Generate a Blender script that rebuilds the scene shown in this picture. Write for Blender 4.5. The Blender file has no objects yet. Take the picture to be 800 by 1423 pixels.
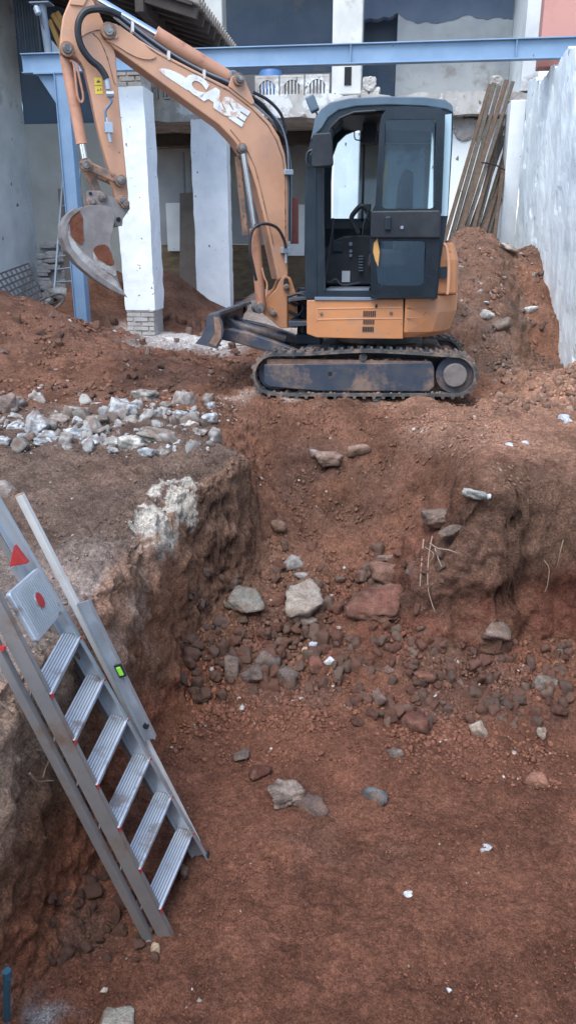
import bpy, bmesh, math, random
import numpy as np
from mathutils import Vector, Matrix
rnd = random.Random(7); NP = np.random.RandomState(11)
S = bpy.context.scene; COL = S.collection
# ------------------------------------------------------------ camera geometry
F = 1067.0; PSI = math.radians(7); PIT = math.radians(18.7)
CAM = np.array([0, 0, 1.28])
fw = np.array([-math.sin(PSI)*math.cos(PIT), math.cos(PSI)*math.cos(PIT), -math.sin(PIT)])
rt = np.array([math.cos(PSI), math.sin(PSI), 0.0]); up = np.cross(rt, fw)
def ray(x, y): return fw*F + rt*(x-400) - up*(y-711.5)
def A(x, y, ax, v):
    r = ray(x, y); t = (v-CAM[ax])/r[ax]; return CAM+r*t
FR = None    # (rotation, pivot) of the swung boom; local Y planes are then turned about the king post
def setswing(deg=None, piv=(-.80, 7.83, 0)):
    global FR
    if deg is None: FR = None; return
    a = math.radians(deg); c, s_ = math.cos(a), math.sin(a)
    FR = (np.array([[c, -s_, 0], [s_, c, 0], [0, 0, 1.0]]), np.array(piv, float))
def AY(x, y, Y):
    if FR is None: return A(x, y, 1, Y)
    R_, p_ = FR; r = R_.T@ray(x, y); c = R_.T@(CAM-p_)+p_
    return c+r*((Y-c[1])/r[1])
# ------------------------------------------------------------ noise (numpy)
def hsh(i, j, k, s):
    n = (i*374761393 + j*668265263 + k*2147483647 + s*974634777) & 0xffffffff
    n = ((n ^ (n >> 13))*1274126177) & 0xffffffff
    n = ((n ^ (n >> 16))*2246822519) & 0xffffffff
    return ((n ^ (n >> 15)) & 0xffff)/65535.0
def vnoise(x, y, z, s=0):
    x, y, z = np.broadcast_arrays(np.asarray(x, float), np.asarray(y, float), np.asarray(z, float))
    i = np.floor(x).astype(np.int64); j = np.floor(y).astype(np.int64); k = np.floor(z).astype(np.int64)
    u, v, w = x-i, y-j, z-k
    u = u*u*(3-2*u); v = v*v*(3-2*v); w = w*w*(3-2*w)
    r = 0
    for a in (0, 1):
        for b in (0, 1):
            for c in (0, 1):
                r = r + hsh(i+a, j+b, k+c, s)*(u if a else 1-u)*(v if b else 1-v)*(w if c else 1-w)
    return r*2-1
def fbm(x, y, z, o=4, s=0, g=.5):
    r = 0; a = 1; f = 1
    for q in range(o):
        r = r + a*vnoise(x*f, y*f, z*f, s+q*17); a *= g; f *= 2.03
    return r
def worley(x, y, z, s=0):     # distance to the nearest jittered point, and that cell's random number
    i = np.floor(x).astype(np.int64); j = np.floor(y).astype(np.int64); k = np.floor(z).astype(np.int64)
    best = np.full(x.shape, 9.0); idn = np.zeros(x.shape)
    for a in (-1, 0, 1):
        for b in (-1, 0, 1):
            for c in (-1, 0, 1):
                I, J, K = i+a, j+b, k+c
                d = (I+hsh(I, J, K, s)-x)**2+(J+hsh(I, J, K, s+1)-y)**2+(K+hsh(I, J, K, s+2)-z)**2
                m = d < best; best = np.where(m, d, best); idn = np.where(m, hsh(I, J, K, s+3), idn)
    return np.sqrt(best), idn
def ss(a, b, x):
    t = np.clip((np.asarray(x, float)-a)/(b-a), 0, 1); return t*t*(3-2*t)
# ------------------------------------------------------------ terrain height
RX = [2.6, 3.4, 3.9, 4.4, 5.0, 5.6, 6.2, 6.65, 7.0]
RZ = [-1.4, -1.39, -1.30, -1.12, -.84, -.52, -.16, -.02, 0]
WX = [2.6, 3.5, 3.9, 4.2, 4.47, 4.53, 4.58, 4.67, 4.85, 5.3]
WZ = [-1.4, -1.40, -1.34, -1.25, -1.14, -.92, -.60, -.14, -.04, 0]
def edgeX(Y):
    return np.interp(Y, [0, 2.2, 2.9, 3.6, 4.3, 4.75, 5.1, 5.6, 6.2, 7], [-1.42, -1.35, -1.27, -1.25, -1.23, -1.03, -.90, -1.15, -1.45, -1.9]) \
        + .045*vnoise(Y*2.3, 3.1, .5) + .02*vnoise(Y*7, 1.1, .5)
def H(X, Y):
    X = np.asarray(X, float); Y = np.asarray(Y, float)
    z = .22*ss(12.5, 15, Y) + 0*X
    z = z + .012*vnoise(X*1.3, Y*1.3, 0, 3)
    # ledge dips towards camera on the left
    z = z - .24*ss(6.0, 2.6, Y)*ss(.2, -1, X)
    # left soil heap
    g = np.exp(-(((X+5.3)/1.75)**2))*np.exp(-((Y-9.3)/1.35)**2)
    z = z + .86*g*(1+.15*vnoise(X*1.6, Y*1.6, 0, 5))
    z = z + .13*np.exp(-(((X+2.7)/.9)**2)-((Y-8.3)/.8)**2)
    z = z + .10*ss(-4.2, -2.5, X)*ss(-.9, -1.5, X)*np.exp(-((Y-9.9)/.35)**2)
    # heaps in the shade behind the posts
    z = z + .95*np.exp(-(((X+4.9)/.85)**2)-((Y-13.2)/.8)**2) + .72*np.exp(-(((X+3.95)/.7)**2)-((Y-14.2)/.7)**2)
    z = z + .35*np.exp(-(((X+2.4)/.5)**2)-((Y-16)/.9)**2)
    # right big heap
    q = ss(.25, .95, X+.12*vnoise(X*2, Y*2, 0, 8))
    Yw = Y - 1.25*ss(1.25, 1.95, X)*ss(11.6, 10.2, Y)
    zr = np.interp(Yw, [7.6, 8.1, 8.8, 9.6, 10.4, 11.2, 12.0, 13.2, 15], [0, .10, .42, .82, 1.15, 1.42, 1.56, 1.45, 1.0])
    zr = zr*(.80+.20*ss(.4, .8, X))*(1-.18*ss(1.3, 1.8, X))
    zr = zr + .30*np.exp(-((X-1.92)/.22)**2)*ss(9.5, 9.8, Y)*ss(10.9, 10.5, Y)
    zr = zr*(1+.10*vnoise(X*1.7, Y*1.7, 0, 9)) + .10*vnoise(X*1.1+3, Y*1.1, 0, 10)*ss(8, 9.5, Y)
    z = z + q*zr
    # lighter clod heap at the right, near the wall
    z = z + .26*np.exp(-(((X-2.1)/.62)**2)-((Y-7.75)/.6)**2)
    # the pit
    wob = .10*vnoise(X*1.9, Y*.6, 0, 21)+.05*vnoise(X*5, Y*2, 0, 22)
    r = np.interp(Y+wob*1.4, RX, RZ) + .09*np.exp(-((Y-4.4)/.6)**2)*vnoise(X*2.4, Y*2.4, 0, 23)
    w = np.interp(Y-.22*(X-.5)+wob, WX, WZ)
    t = ss(-.02, .62, X - .12*(5.3-Y) + .14*vnoise(X*2, Y*2, 0, 24))
    p = r*(1-t)+w*t
    # rounded rim at the top of the gully
    p = p - .10*np.exp(-((Y-5.9)/.6)**2)*np.exp(-((X+.45)/.5)**2)
    # left pit wall
    e = X-edgeX(Y)
    wl = np.interp(e, [-.14, -.04, 0, .03, .06, .09, .15, .30], [0, .02, .08, .38, .72, .90, .97, 1])
    soft = ss(-.30, .55, e)
    k = ss(4.95, 5.7, Y)
    wl = wl*(1-k)+soft*k
    nb = ss(.75, 1.25, Y)
    inside = wl*nb*ss(7.05, 6.6, Y)
    z = z*(1-inside)+p*inside + .0*X
    rim = np.exp(-((e+.12)/.16)**2)*ss(5.2, 4.4, Y)*nb
    z = z - .02*rim*(1+vnoise(X*4, Y*4, 0, 30))
    # low fine detail that stones must follow
    z = z + .028*fbm(X*2.7, Y*2.7, 0, 3, 40)*(.4+.6*ss(3.4, 4.4, Y))
    return z
def hit(px, py):
    r = ray(px, py); r = r/np.linalg.norm(r)
    t = np.arange(1.2, 26, .01); P = CAM[None]+t[:, None]*r[None]
    h = H(P[:, 0], P[:, 1]); b = np.nonzero(P[:, 2] < h)[0]
    return P[b[0]] if len(b) else P[-1]
# ------------------------------------------------------------ materials
def lin(c):
    return tuple(((v/12.92) if v <= .04045 else ((v+.055)/1.055)**2.4) for v in [x/255 for x in c])
MATS = {}
def nd(nt, t, loc=None, **k):
    n = nt.nodes.new(t)
    for a, b in k.items(): setattr(n, a, b)
    return n
def pmat(name, c, rough=.7, metal=0, c2=None, sc=6, mix=(.42, .62), bump=.15, bsc=40, spots=None, spotsc=30, spotth=.66, c3=None, sc3=2.5, th3=(.52, .6), attr=False, spec=.5, stretch=(1, 1, 1), bdist=.01):
    if name in MATS: return MATS[name]
    m = bpy.data.materials.new(name); m.use_nodes = True; nt = m.node_tree; L = nt.links
    b = nt.nodes['Principled BSDF']; b.inputs['Roughness'].default_value = rough; b.inputs['Metallic'].default_value = metal
    b.inputs['Specular IOR Level'].default_value = spec
    tc = nd(nt, 'ShaderNodeTexCoord'); mp = nd(nt, 'ShaderNodeMapping'); mp.inputs['Scale'].default_value = stretch
    L.new(tc.outputs['Object'], mp.inputs['Vector'])
    def noise(s, det=6, ro=.6):
        n = nd(nt, 'ShaderNodeTexNoise'); n.inputs['Scale'].default_value = s; n.inputs['Detail'].default_value = det; n.inputs['Roughness'].default_value = ro
        L.new(mp.outputs[0], n.inputs['Vector']); return n.outputs['Fac']
    def ramp(f, a, bb):
        r = nd(nt, 'ShaderNodeMapRange'); r.inputs['From Min'].default_value = a; r.inputs['From Max'].default_value = bb
        L.new(f, r.inputs['Value']); return r.outputs['Result']
    def mixc(f, a, bcol):
        x = nd(nt, 'ShaderNodeMix', data_type='RGBA'); L.new(f, x.inputs['Factor'])
        for s, v in ((6, a), (7, bcol)):
            if isinstance(v, tuple): x.inputs[s].default_value = (*v, 1)
            else: L.new(v, x.inputs[s])
        return x.outputs[2]
    base = tuple(c)
    if attr:
        at = nd(nt, 'ShaderNodeAttribute', attribute_name='Col'); base = at.outputs['Color']
        # fine mottling
        hs = nd(nt, 'ShaderNodeHueSaturation'); L.new(base, hs.inputs['Color'])
        v = nd(nt, 'ShaderNodeMapRange'); v.inputs['From Min'].default_value = .3; v.inputs['From Max'].default_value = .7
        v.inputs['To Min'].default_value = .72; v.inputs['To Max'].default_value = 1.32
        L.new(noise(sc, 8, .75), v.inputs['Value'])
        fac = v.outputs[0]
        if sc < 20:
            v2 = nd(nt, 'ShaderNodeMapRange'); v2.inputs['From Min'].default_value = .36; v2.inputs['From Max'].default_value = .64
            v2.inputs['To Min'].default_value = .70; v2.inputs['To Max'].default_value = 1.22; L.new(noise(2.6, 5, .6), v2.inputs['Value'])
            m2 = nd(nt, 'ShaderNodeMath', operation='MULTIPLY'); L.new(fac, m2.inputs[0]); L.new(v2.outputs[0], m2.inputs[1]); fac = m2.outputs[0]
        for vs_, lo, hi in ((62, .80, 1.2), (130, .74, 1.26), (300, .74, 1.28)) if sc < 20 else ((160, .75, 1.25),):
            vo = nd(nt, 'ShaderNodeTexVoronoi'); vo.inputs['Scale'].default_value = vs_; L.new(mp.outputs[0], vo.inputs['Vector'])
            sp_ = nd(nt, 'ShaderNodeSeparateColor'); L.new(vo.outputs['Color'], sp_.inputs[0])
            mr = nd(nt, 'ShaderNodeMapRange'); mr.inputs['To Min'].default_value = lo; mr.inputs['To Max'].default_value = hi; L.new(sp_.outputs[0], mr.inputs['Value'])
            mu = nd(nt, 'ShaderNodeMath', operation='MULTIPLY'); L.new(fac, mu.inputs[0]); L.new(mr.outputs[0], mu.inputs[1]); fac = mu.outputs[0]
        L.new(fac, hs.inputs['Value']); base = hs.outputs['Color']
    if c2: base = mixc(ramp(noise(sc), *mix), base, tuple(c2))
    if c3: base = mixc(ramp(noise(sc3, 9, .68), *th3), base, tuple(c3))
    if spots: base = mixc(ramp(noise(spotsc, 3, .5), spotth, spotth+.03), base, tuple(spots))
    if isinstance(base, tuple): b.inputs['Base Color'].default_value = (*base, 1)
    else: L.new(base, b.inputs['Base Color'])
    if bump:
        bp = nd(nt, 'ShaderNodeBump'); bp.inputs['Strength'].default_value = bump; bp.inputs['Distance'].default_value = bdist
        L.new(noise(bsc, 8, .7), bp.inputs['Height']); L.new(bp.outputs[0], b.inputs['Normal'])
    MATS[name] = m; return m
M = {}
M['soil'] = pmat('soil', (0, 0, 0), .95, attr=True, sc=14, bump=1, bsc=70, spec=.12, bdist=.02, c3=None)
M['clod'] = pmat('clod_soil', (0, 0, 0), .95, attr=True, sc=30, bump=.5, bsc=60, spec=.15)
M['white'] = pmat('white_limewash', (.86, .93, .92), .85, c2=(.80, .87, .87), sc=1.6, spots=(.16, .15, .14), spotsc=9, spotth=.70, bump=.35, bsc=18, c3=(.62, .63, .60), sc3=2.6, th3=(.66, .70), spec=.2, stretch=(1, 1, .45))
M['whitepillar'] = pmat('white_pillar_paint', (.82, .86, .88), .8, c2=(.73, .78, .81), sc=2.2, spots=(.13, .12, .12), spotsc=13, spotth=.70, bump=.3, bsc=16, c3=(.42, .42, .41), sc3=1.8, th3=(.63, .72), spec=.2)
M['greywall'] = pmat('grey_render', (.66, .70, .71), .9, c2=(.54, .58, .59), sc=1.2, c3=(.29, .29, .27), sc3=.9, th3=(.56, .66), bump=.4, bsc=12, spots=(.15, .15, .14), spotsc=8, spotth=.7, spec=.2)
M['beigewall'] = pmat('beige_render', (.40, .39, .34), .9, c2=(.46, .46, .43), sc=1.0, c3=(.26, .25, .22), sc3=.8, th3=(.55, .66), bump=.4, bsc=12, spec=.2)
M['upperwall'] = pmat('stained_upper_render', (.40, .42, .42), .9, c2=(.31, .33, .34), sc=1.1, c3=(.24, .23, .21), sc3=1.2, th3=(.54, .66), bump=.3, bsc=12, spec=.2)
M['bluepaint'] = pmat('dark_blue_paint', (.11, .145, .20), .8, c2=(.14, .175, .23), sc=1.3, c3=(.16, .17, .19), sc3=1.4, th3=(.60, .63), bump=.2, spec=.2)
M['greybrown'] = pmat('grey_brown_render', (.27, .25, .24), .9, c2=(.33, .31, .29), sc=1.3, bump=.3, bsc=12, spec=.2)
M['brownwall'] = pmat('brown_brick', (.17, .13, .085), .95, c2=(.12, .09, .06), sc=4, bump=.6, bsc=14, spec=.1, stretch=(1, 1, 3))
M['concrete'] = pmat('broken_concrete', (.50, .49, .46), .92, c2=(.36, .34, .31), sc=3, c3=(.66, .68, .69), sc3=1.6, th3=(.53, .57), bump=.7, bsc=20, spots=(.2, .17, .14), spotsc=7, spotth=.64, spec=.2)
M['steelblue'] = pmat('blue_grey_steel', (.17, .27, .40), .5, c2=(.21, .32, .45), sc=2, bump=.05, spots=(.10, .13, .18), spotsc=11, spotth=.72)
M['dirtysteel'] = pmat('dark_grey_steel', (.13, .17, .22), .55, c2=(.18, .21, .25), sc=4, bump=.1)
M['timberdark'] = pmat('dark_timber', (.045, .035, .03), .9, c2=(.07, .055, .045), sc=3, stretch=(1, 1, 1), bump=.4, bsc=25)
M['tile'] = pmat('clay_tile', (.40, .36, .32), .9, c2=(.30, .25, .21), sc=5, bump=.4, bsc=25)
M['pole'] = pmat('weathered_pole_timber', (.065, .055, .044), .85, c2=(.10, .085, .066), sc=5, stretch=(3, 3, .6), bump=.4, bsc=25)
M['polebrown'] = pmat('brown_pole_timber', (.075, .048, .03), .85, c2=(.11, .07, .045), sc=5, stretch=(3, 3, .6), bump=.4, bsc=25)
M['ochre'] = pmat('ochre_timber_and_reflection', (.50, .27, .08), .8, c2=(.40, .21, .07), sc=6, bump=.2)
M['board'] = pmat('brown_board', (.20, .165, .135), .8, c2=(.16, .13, .11), sc=3, bump=.15)
M['brick'] = pmat('grey_brick', (.36, .34, .31), .9, c2=(.46, .44, .42), sc=6, bump=.5, bsc=25)
M['redrender'] = pmat('faded_red_render', (.50, .25, .21), .9, c2=(.42, .20, .17), sc=2, bump=.3, bsc=18)
M['orange'] = pmat('orange_paint', (.50, .215, .085), .5, c2=(.44, .185, .075), sc=3, c3=(.34, .19, .12), sc3=2.6, th3=(.50, .70), bump=.06, bsc=30, spots=(.16, .09, .06), spotsc=16, spotth=.71)
M['orangefade'] = pmat('faded_orange_paint', (.56, .30, .18), .5, c2=(.50, .26, .15), sc=2.5, c3=(.40, .235, .165), sc3=2.4, th3=(.52, .72), bump=.06, spots=(.20, .12, .09), spotsc=14, spotth=.72)
M['orangecyl'] = pmat('faded_orange_cylinder_paint', (.50, .25, .15), .5, c2=(.42, .20, .12), sc=5, c3=(.24, .12, .08), sc3=5, th3=(.58, .7), bump=.1)
M['rust'] = pmat('rusty_orange_steel', (.32, .17, .10), .7, c2=(.13, .10, .08), sc=9, bump=.3, spots=(.08, .06, .05), spotsc=20, spotth=.6)
M['pin'] = pmat('greasy_pin_steel', (.12, .11, .11), .45, .6, c2=(.30, .28, .26), sc=20, bump=.1)
M['chrome'] = pmat('chrome', (.80, .82, .85), .18, 1, bump=0)
M['black'] = pmat('black_plastic', (.013, .016, .021), .5, c2=(.025, .029, .033), sc=5, bump=.05, spec=.35)
M['cabframe'] = pmat('dark_cab_paint', (.010, .018, .027), .42, c2=(.018, .027, .037), sc=4, c3=(.045, .045, .045), sc3=3, th3=(.64, .74), bump=.03, spec=.35)
M['cabroof'] = pmat('grey_cab_roof', (.06, .10, .135), .5, c2=(.085, .13, .165), sc=3, bump=.05)
M['under'] = pmat('blue_black_chassis_paint', (.030, .042, .065), .5, c2=(.055, .06, .07), sc=5, c3=(.19, .13, .10), sc3=4, th3=(.50, .64), bump=.2, bsc=30)
M['rubber'] = pmat('dusty_rubber', (.035, .040, .045), .75, c2=(.08, .075, .07), sc=8, c3=(.20, .145, .115), sc3=5, th3=(.48, .6), bump=.3, bsc=40)
M['steelworn'] = pmat('worn_bucket_steel', (.19, .17, .16), .55, .3, c2=(.28, .26, .25), sc=5, c3=(.12, .09, .075), sc3=4, th3=(.55, .65), bump=.25, bsc=35)
M['bare'] = pmat('bare_scraped_steel', (.48, .46, .44), .45, .5, c2=(.26, .22, .2), sc=9, bump=.2)
M['redsoilpatch'] = pmat('stuck_red_soil', (.17, .068, .042), .95, c2=(.13, .05, .03), sc=14, bump=.7, bsc=50, spec=.1)
M['drysoil'] = pmat('dry_soil', (.26, .17, .125), .95, c2=(.18, .11, .08), sc=14, bump=.7, bsc=50, spec=.1)
M['alu'] = pmat('aluminium', (.50, .55, .60), .42, .75, c2=(.42, .46, .50), sc=5, c3=(.24, .22, .20), sc3=5, th3=(.60, .72), bump=.04)
M['aludark'] = pmat('dull_aluminium', (.25, .245, .25), .5, .55, c2=(.31, .30, .30), sc=4, c3=(.23, .165, .13), sc3=4, th3=(.52, .68), bump=.05)
M['alustep'] = pmat('aluminium_step', (.56, .62, .68), .45, .5, c2=(.48, .54, .60), sc=6, c3=(.26, .22, .20), sc3=6, th3=(.54, .64), bump=.05)
M['barwhite'] = pmat('white_bar', (.60, .60, .58), .5, c2=(.50, .49, .46), sc=5, bump=.05)
M['red'] = pmat('red_plastic', (.42, .03, .03), .5, c2=(.33, .03, .03), sc=20, bump=.05)
M['vial'] = pmat('green_vial', (.25, .65, .06), .2, bump=0)
M['yellow'] = pmat('yellow_sticker', (.75, .55, .06), .5, bump=0)
M['decal'] = pmat('white_decal', (.74, .76, .76), .6, c2=(.62, .63, .62), sc=10, c3=(.55, .36, .26), sc3=9, th3=(.55, .62), bump=0)
M['decalgrey'] = pmat('faded_decal_outline', (.52, .50, .47), .6, bump=0)
M['drum'] = pmat('blue_plastic', (.06, .16, .38), .5, c2=(.08, .20, .42), sc=5, bump=.02)
M['bluepipe'] = pmat('blue_pipe_plastic', (.03, .10, .16), .4, bump=0)
M['root'] = pmat('root', (.26, .19, .14), .9, c2=(.34, .27, .2), sc=20, bump=.2)
M['stone'] = pmat('attr_stone', (0, 0, 0), .9, attr=True, sc=22, bump=1, bsc=45, spec=.2)
M['dark'] = pmat('dark_opening', (.012, .014, .018), .9, bump=0)
M['seat'] = pmat('dark_seat_fabric', (.03, .032, .036), .9, c2=(.05, .05, .055), sc=10, bump=.2)
M['redplastic'] = pmat('dusty_red_plastic', (.30, .10, .085), .6, c2=(.22, .08, .07), sc=8, bump=.1)
M['label'] = pmat('grey_label', (.50, .52, .54), .5, bump=0)
M['rebar'] = pmat('rusty_mesh_steel', (.05, .045, .045), .7, bump=0)
M['galv'] = pmat('galvanised', (.38, .44, .50), .45, .5, bump=0)
def glass(name, tint, refl=.12):
    m = bpy.data.materials.new(name); m.use_nodes = True; nt = m.node_tree
    nt.nodes.remove(nt.nodes['Principled BSDF']); out = nt.nodes['Material Output']
    t = nd(nt, 'ShaderNodeBsdfTransparent'); t.inputs[0].default_value = (*tint, 1)
    g = nd(nt, 'ShaderNodeBsdfGlossy'); g.inputs['Roughness'].default_value = .04; g.inputs[0].default_value = (.85, .95, 1, 1)
    fr = nd(nt, 'ShaderNodeFresnel'); fr.inputs[0].default_value = 1.5
    ad = nd(nt, 'ShaderNodeMath', operation='ADD'); ad.inputs[1].default_value = refl
    nt.links.new(fr.outputs[0], ad.inputs[0]); mx = nd(nt, 'ShaderNodeMixShader')
    nt.links.new(ad.outputs[0], mx.inputs[0]); nt.links.new(t.outputs[0], mx.inputs[1]); nt.links.new(g.outputs[0], mx.inputs[2])
    nt.links.new(mx.outputs[0], out.inputs[0]); return m
M['glassclear'] = glass('clear_cab_glass', (.86, .93, .95), .02)
M['glassdark'] = glass('dusty_tinted_glass', (.80, .90, .93), .05)
# ------------------------------------------------------------ object helpers
ORG = {}
def tag(o, label=None, cat=None, group=None, kind=None):
    if label: o['label'] = label
    if cat: o['category'] = cat
    if group: o['group'] = group
    if kind: o['kind'] = kind
    return o
def thing(name, label, cat, loc, group=None):
    o = bpy.data.objects.new(name, None); COL.objects.link(o); o.location = loc; o.empty_display_size = .1
    ORG[o] = np.array(loc, float); return tag(o, label, cat, group)
class MB:
    def __init__(s): s.v = []; s.f = []
    def add(s, v, f):
        b = len(s.v); s.v += [tuple(map(float, p)) for p in v]; s.f += [tuple(b+i for i in q) for q in f]; return s
    def box(s, a, b):
        (x0, y0, z0), (x1, y1, z1) = a, b
        return s.add([(x0,y0,z0),(x1,y0,z0),(x1,y1,z0),(x0,y1,z0),(x0,y0,z1),(x1,y0,z1),(x1,y1,z1),(x0,y1,z1)],
                     [(0,3,2,1),(4,5,6,7),(0,1,5,4),(1,2,6,5),(2,3,7,6),(3,0,4,7)])
    def bar(s, p, q, w, h, side=(0, 1, 0)):   # box from p to q, w along side, h along the other
        p = Vector(p); q = Vector(q); d = (q-p).normalized(); a = Vector(side); a = (a-d*a.dot(d)).normalized(); b = d.cross(a)
        vs = [e+a*(w/2*i)+b*(h/2*j) for e in (p, q) for i, j in ((-1,-1),(1,-1),(1,1),(-1,1))]
        return s.add(vs, [(0,1,2,3),(7,6,5,4),(0,4,5,1),(1,5,6,2),(2,6,7,3),(3,7,4,0)])
    def prism(s, pts, y0, y1):   # pts: list of (x,z), extruded in Y
        n = len(pts); a = [(p[0], y0, p[1]) for p in pts]+[(p[0], y1, p[1]) for p in pts]
        return s.add(a, [tuple(range(n)), tuple(range(2*n-1, n-1, -1))]+[(i, n+i, n+(i+1) % n, (i+1) % n) for i in range(n)])
    def prismz(s, pts, z0, z1):
        n = len(pts); a = [(p[0], p[1], z0) for p in pts]+[(p[0], p[1], z1) for p in pts]
        return s.add(a, [tuple(range(n-1, -1, -1)), tuple(range(n, 2*n))]+[(i, (i+1) % n, n+(i+1) % n, n+i) for i in range(n)])
    def tube(s, pts, r, n=10, cap=True):
        P = [Vector(p) for p in pts]; R = r if isinstance(r, (list, tuple)) else [r]*len(P)
        vs = []; u = None
        for i, p in enumerate(P):
            d = (P[min(i+1, len(P)-1)]-P[max(i-1, 0)])
            if d.length < 1e-6: d = (P[-1]-P[0])
            d.normalize()
            if u is None:
                u = Vector((0, 0, 1)) if abs(d.z) < .9 else Vector((0, 1, 0))
            u = (u-d*u.dot(d)).normalized(); w = d.cross(u)
            vs += [p+(u*math.cos(2*math.pi*k/n)+w*math.sin(2*math.pi*k/n))*R[i] for k in range(n)]
        fs = [(i*n+k, i*n+(k+1) % n, (i+1)*n+(k+1) % n, (i+1)*n+k) for i in range(len(P)-1) for k in range(n)]
        if cap: fs += [tuple(range(n-1, -1, -1)), tuple((len(P)-1)*n+k for k in range(n))]
        return s.add(vs, fs)
    def disc(s, c, r, y0, y1, n=24): return s.tube([(c[0], y0, c[1]), (c[0], y1, c[1])], r, n)
    def build(s, name, mat, parent=None, smooth=False, bevel=0, org=None, solid=False):
        me = bpy.data.meshes.new(name)
        if FR is not None: s.v = [tuple(p) for p in (np.array(s.v)-FR[1])@FR[0].T+FR[1]]
        if parent is not None: o0 = ORG[parent]
        else:
            a = np.array(s.v); o0 = np.array(org) if org is not None else np.array([(a[:,0].min()+a[:,0].max())/2, (a[:,1].min()+a[:,1].max())/2, a[:,2].min()])
        me.from_pydata([(p[0]-o0[0], p[1]-o0[1], p[2]-o0[2]) for p in s.v], [], s.f); me.update()
        bm = bmesh.new(); bm.from_mesh(me); bmesh.ops.recalc_face_normals(bm, faces=bm.faces); bm.to_mesh(me); bm.free()
        if isinstance(mat, (list, tuple)):
            for q in mat: me.materials.append(q)
        else: me.materials.append(mat)
        o = bpy.data.objects.new(name, me); COL.objects.link(o); ORG[o] = o0
        if parent is not None: o.parent = parent
        else: o.location = o0
        if smooth:
            me.polygons.foreach_set('use_smooth', [True]*len(me.polygons))
            try: me.set_sharp_from_angle(angle=math.radians(38))
            except Exception: pass
        if bevel:
            b = o.modifiers.new('bevel', 'BEVEL'); b.width = bevel; b.segments = 2; b.limit_method = 'ANGLE'; b.angle_limit = math.radians(35)
        return o
def poly(px, Y): return [tuple(AY(x, y, Y)[[0, 2]]) for x, y in px]
def smoothpoly(pts, it=1, closed=True):
    for _ in range(it):
        q = []; n = len(pts)
        for i in range(n):
            a, b = pts[i], pts[(i+1) % n]
            q += [(.75*a[0]+.25*b[0], .75*a[1]+.25*b[1]), (.25*a[0]+.75*b[0], .25*a[1]+.75*b[1])]
        pts = q
    return pts
def rr4(px, r=7, n=5):    # quad in picture pixels -> the same quad with round corners
    out = []; m = len(px)
    for i in range(m):
        p = np.array(px[i], float); a = np.array(px[i-1], float)-p; b = np.array(px[(i+1) % m], float)-p
        a = p+a/np.linalg.norm(a)*r; b = p+b/np.linalg.norm(b)*r
        for k in range(n+1): t = k/n; q = a*(1-t)**2+p*2*t*(1-t)+b*t*t; out.append((q[0], q[1]))
    return out
def curve(pts, n=8):    # Catmull-Rom through 3-D points
    P = [np.array(p, float) for p in pts]; P = [2*P[0]-P[1]]+P+[2*P[-1]-P[-2]]; out = []
    for i in range(1, len(P)-2):
        for k in range(n):
            t = k/n; a, b, c, d = P[i-1:i+3]
            out.append(.5*((2*b)+(-a+c)*t+(2*a-5*b+4*c-d)*t*t+(-a+3*b-3*c+d)*t**3))
    out.append(P[-2]); return out
def ccurve(px, Y, n=6): return curve([AY(x, y, Y) for x, y in px], n)
# ------------------------------------------------------------ terrain mesh
def spaced(segs):
    out = [segs[0][0]]
    for a, b, d in segs:
        n = max(1, int(round((b-a)/d))); out += list(a+(b-a)*np.arange(1, n+1)/n)
    return np.array(out)
xs = spaced([(-40, -12, 2.0), (-12, -7.5, .3), (-7.5, -3.4, .05), (-3.4, -1.6, .022), (-1.6, -1.38, .010), (-1.38, -1.08, .0025), (-1.08, -.84, .0045), (-.84, -.7, .009), (-.7, 1.9, .0135), (1.9, 2.8, .03), (2.8, 8, .3), (8, 40, 2)])
ys = spaced([(-40, -4, 2), (-4, .6, .2), (.6, 1.7, .05), (1.7, 4.15, .0125), (4.15, 4.40, .008), (4.40, 4.78, .0042), (4.78, 4.95, .0085), (4.95, 7.3, .016), (7.3, 11.6, .033), (11.6, 19, .09), (19, 80, 3)])
GX, GY = np.meshgrid(xs, ys); nx, ny = len(xs), len(ys)
GZ = H(GX, GY)
dzx = np.gradient(GZ, xs, axis=1); dzy = np.gradient(GZ, ys, axis=0)
NL = np.sqrt(dzx**2+dzy**2+1); NXv, NYv, NZv = -dzx/NL, -dzy/NL, 1/NL
near = ss(16, 11, GY)*ss(-7.5, -6, GX)
floorm = ss(-1.2, -1.32, GZ)
rough = (.030-.013*floorm)
trk = ss(.0, .25, GX)*ss(5.0, 5.2, GY)*ss(6.5, 6.2, GY)
rough = rough*(1-.45*trk)
steep = ss(.5, 1.6, np.sqrt(dzx**2+dzy**2))
D = fbm(GX*6.5, GY*6.5, GZ*6.5, 5, 60, .56)*rough + (np.abs(vnoise(GX*14, GY*14, GZ*14, 90))-.35)*.018*(1-.5*floorm) + .006*fbm(GX*34, GY*34, GZ*34, 2, 95)
lw = np.exp(-((GX-edgeX(GY))/.28)**2)*ss(5.4, 5.0, GY)
D = D + lw*.014*fbm(GX*3.1, GY*3.1, GZ*3.1, 3, 70) + lw*.020*fbm(GX*11, GY*11, GZ*13, 4, 72, .62) - lw*.012*ss(.1, .5, fbm(GX*20, GY*20, GZ*20, 2, 73))
tm = ss(.70, .85, GX)*ss(4.4, 4.55, GY)*ss(5.15, 5.0, GY)*steep*ss(-1.0, -.8, GZ)
D = D*(1-.5*tm) + tm*.004*np.sin(GX*2*math.pi/.125+.6*vnoise(GX*3, GZ*2, 0, 77))
D = D + trk*.010*np.sin((GX*.35+GY*.94)*2*math.pi/.10)*(1+vnoise(GX*4, GY*4, 0, 78))
cl = np.zeros_like(D)
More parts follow.
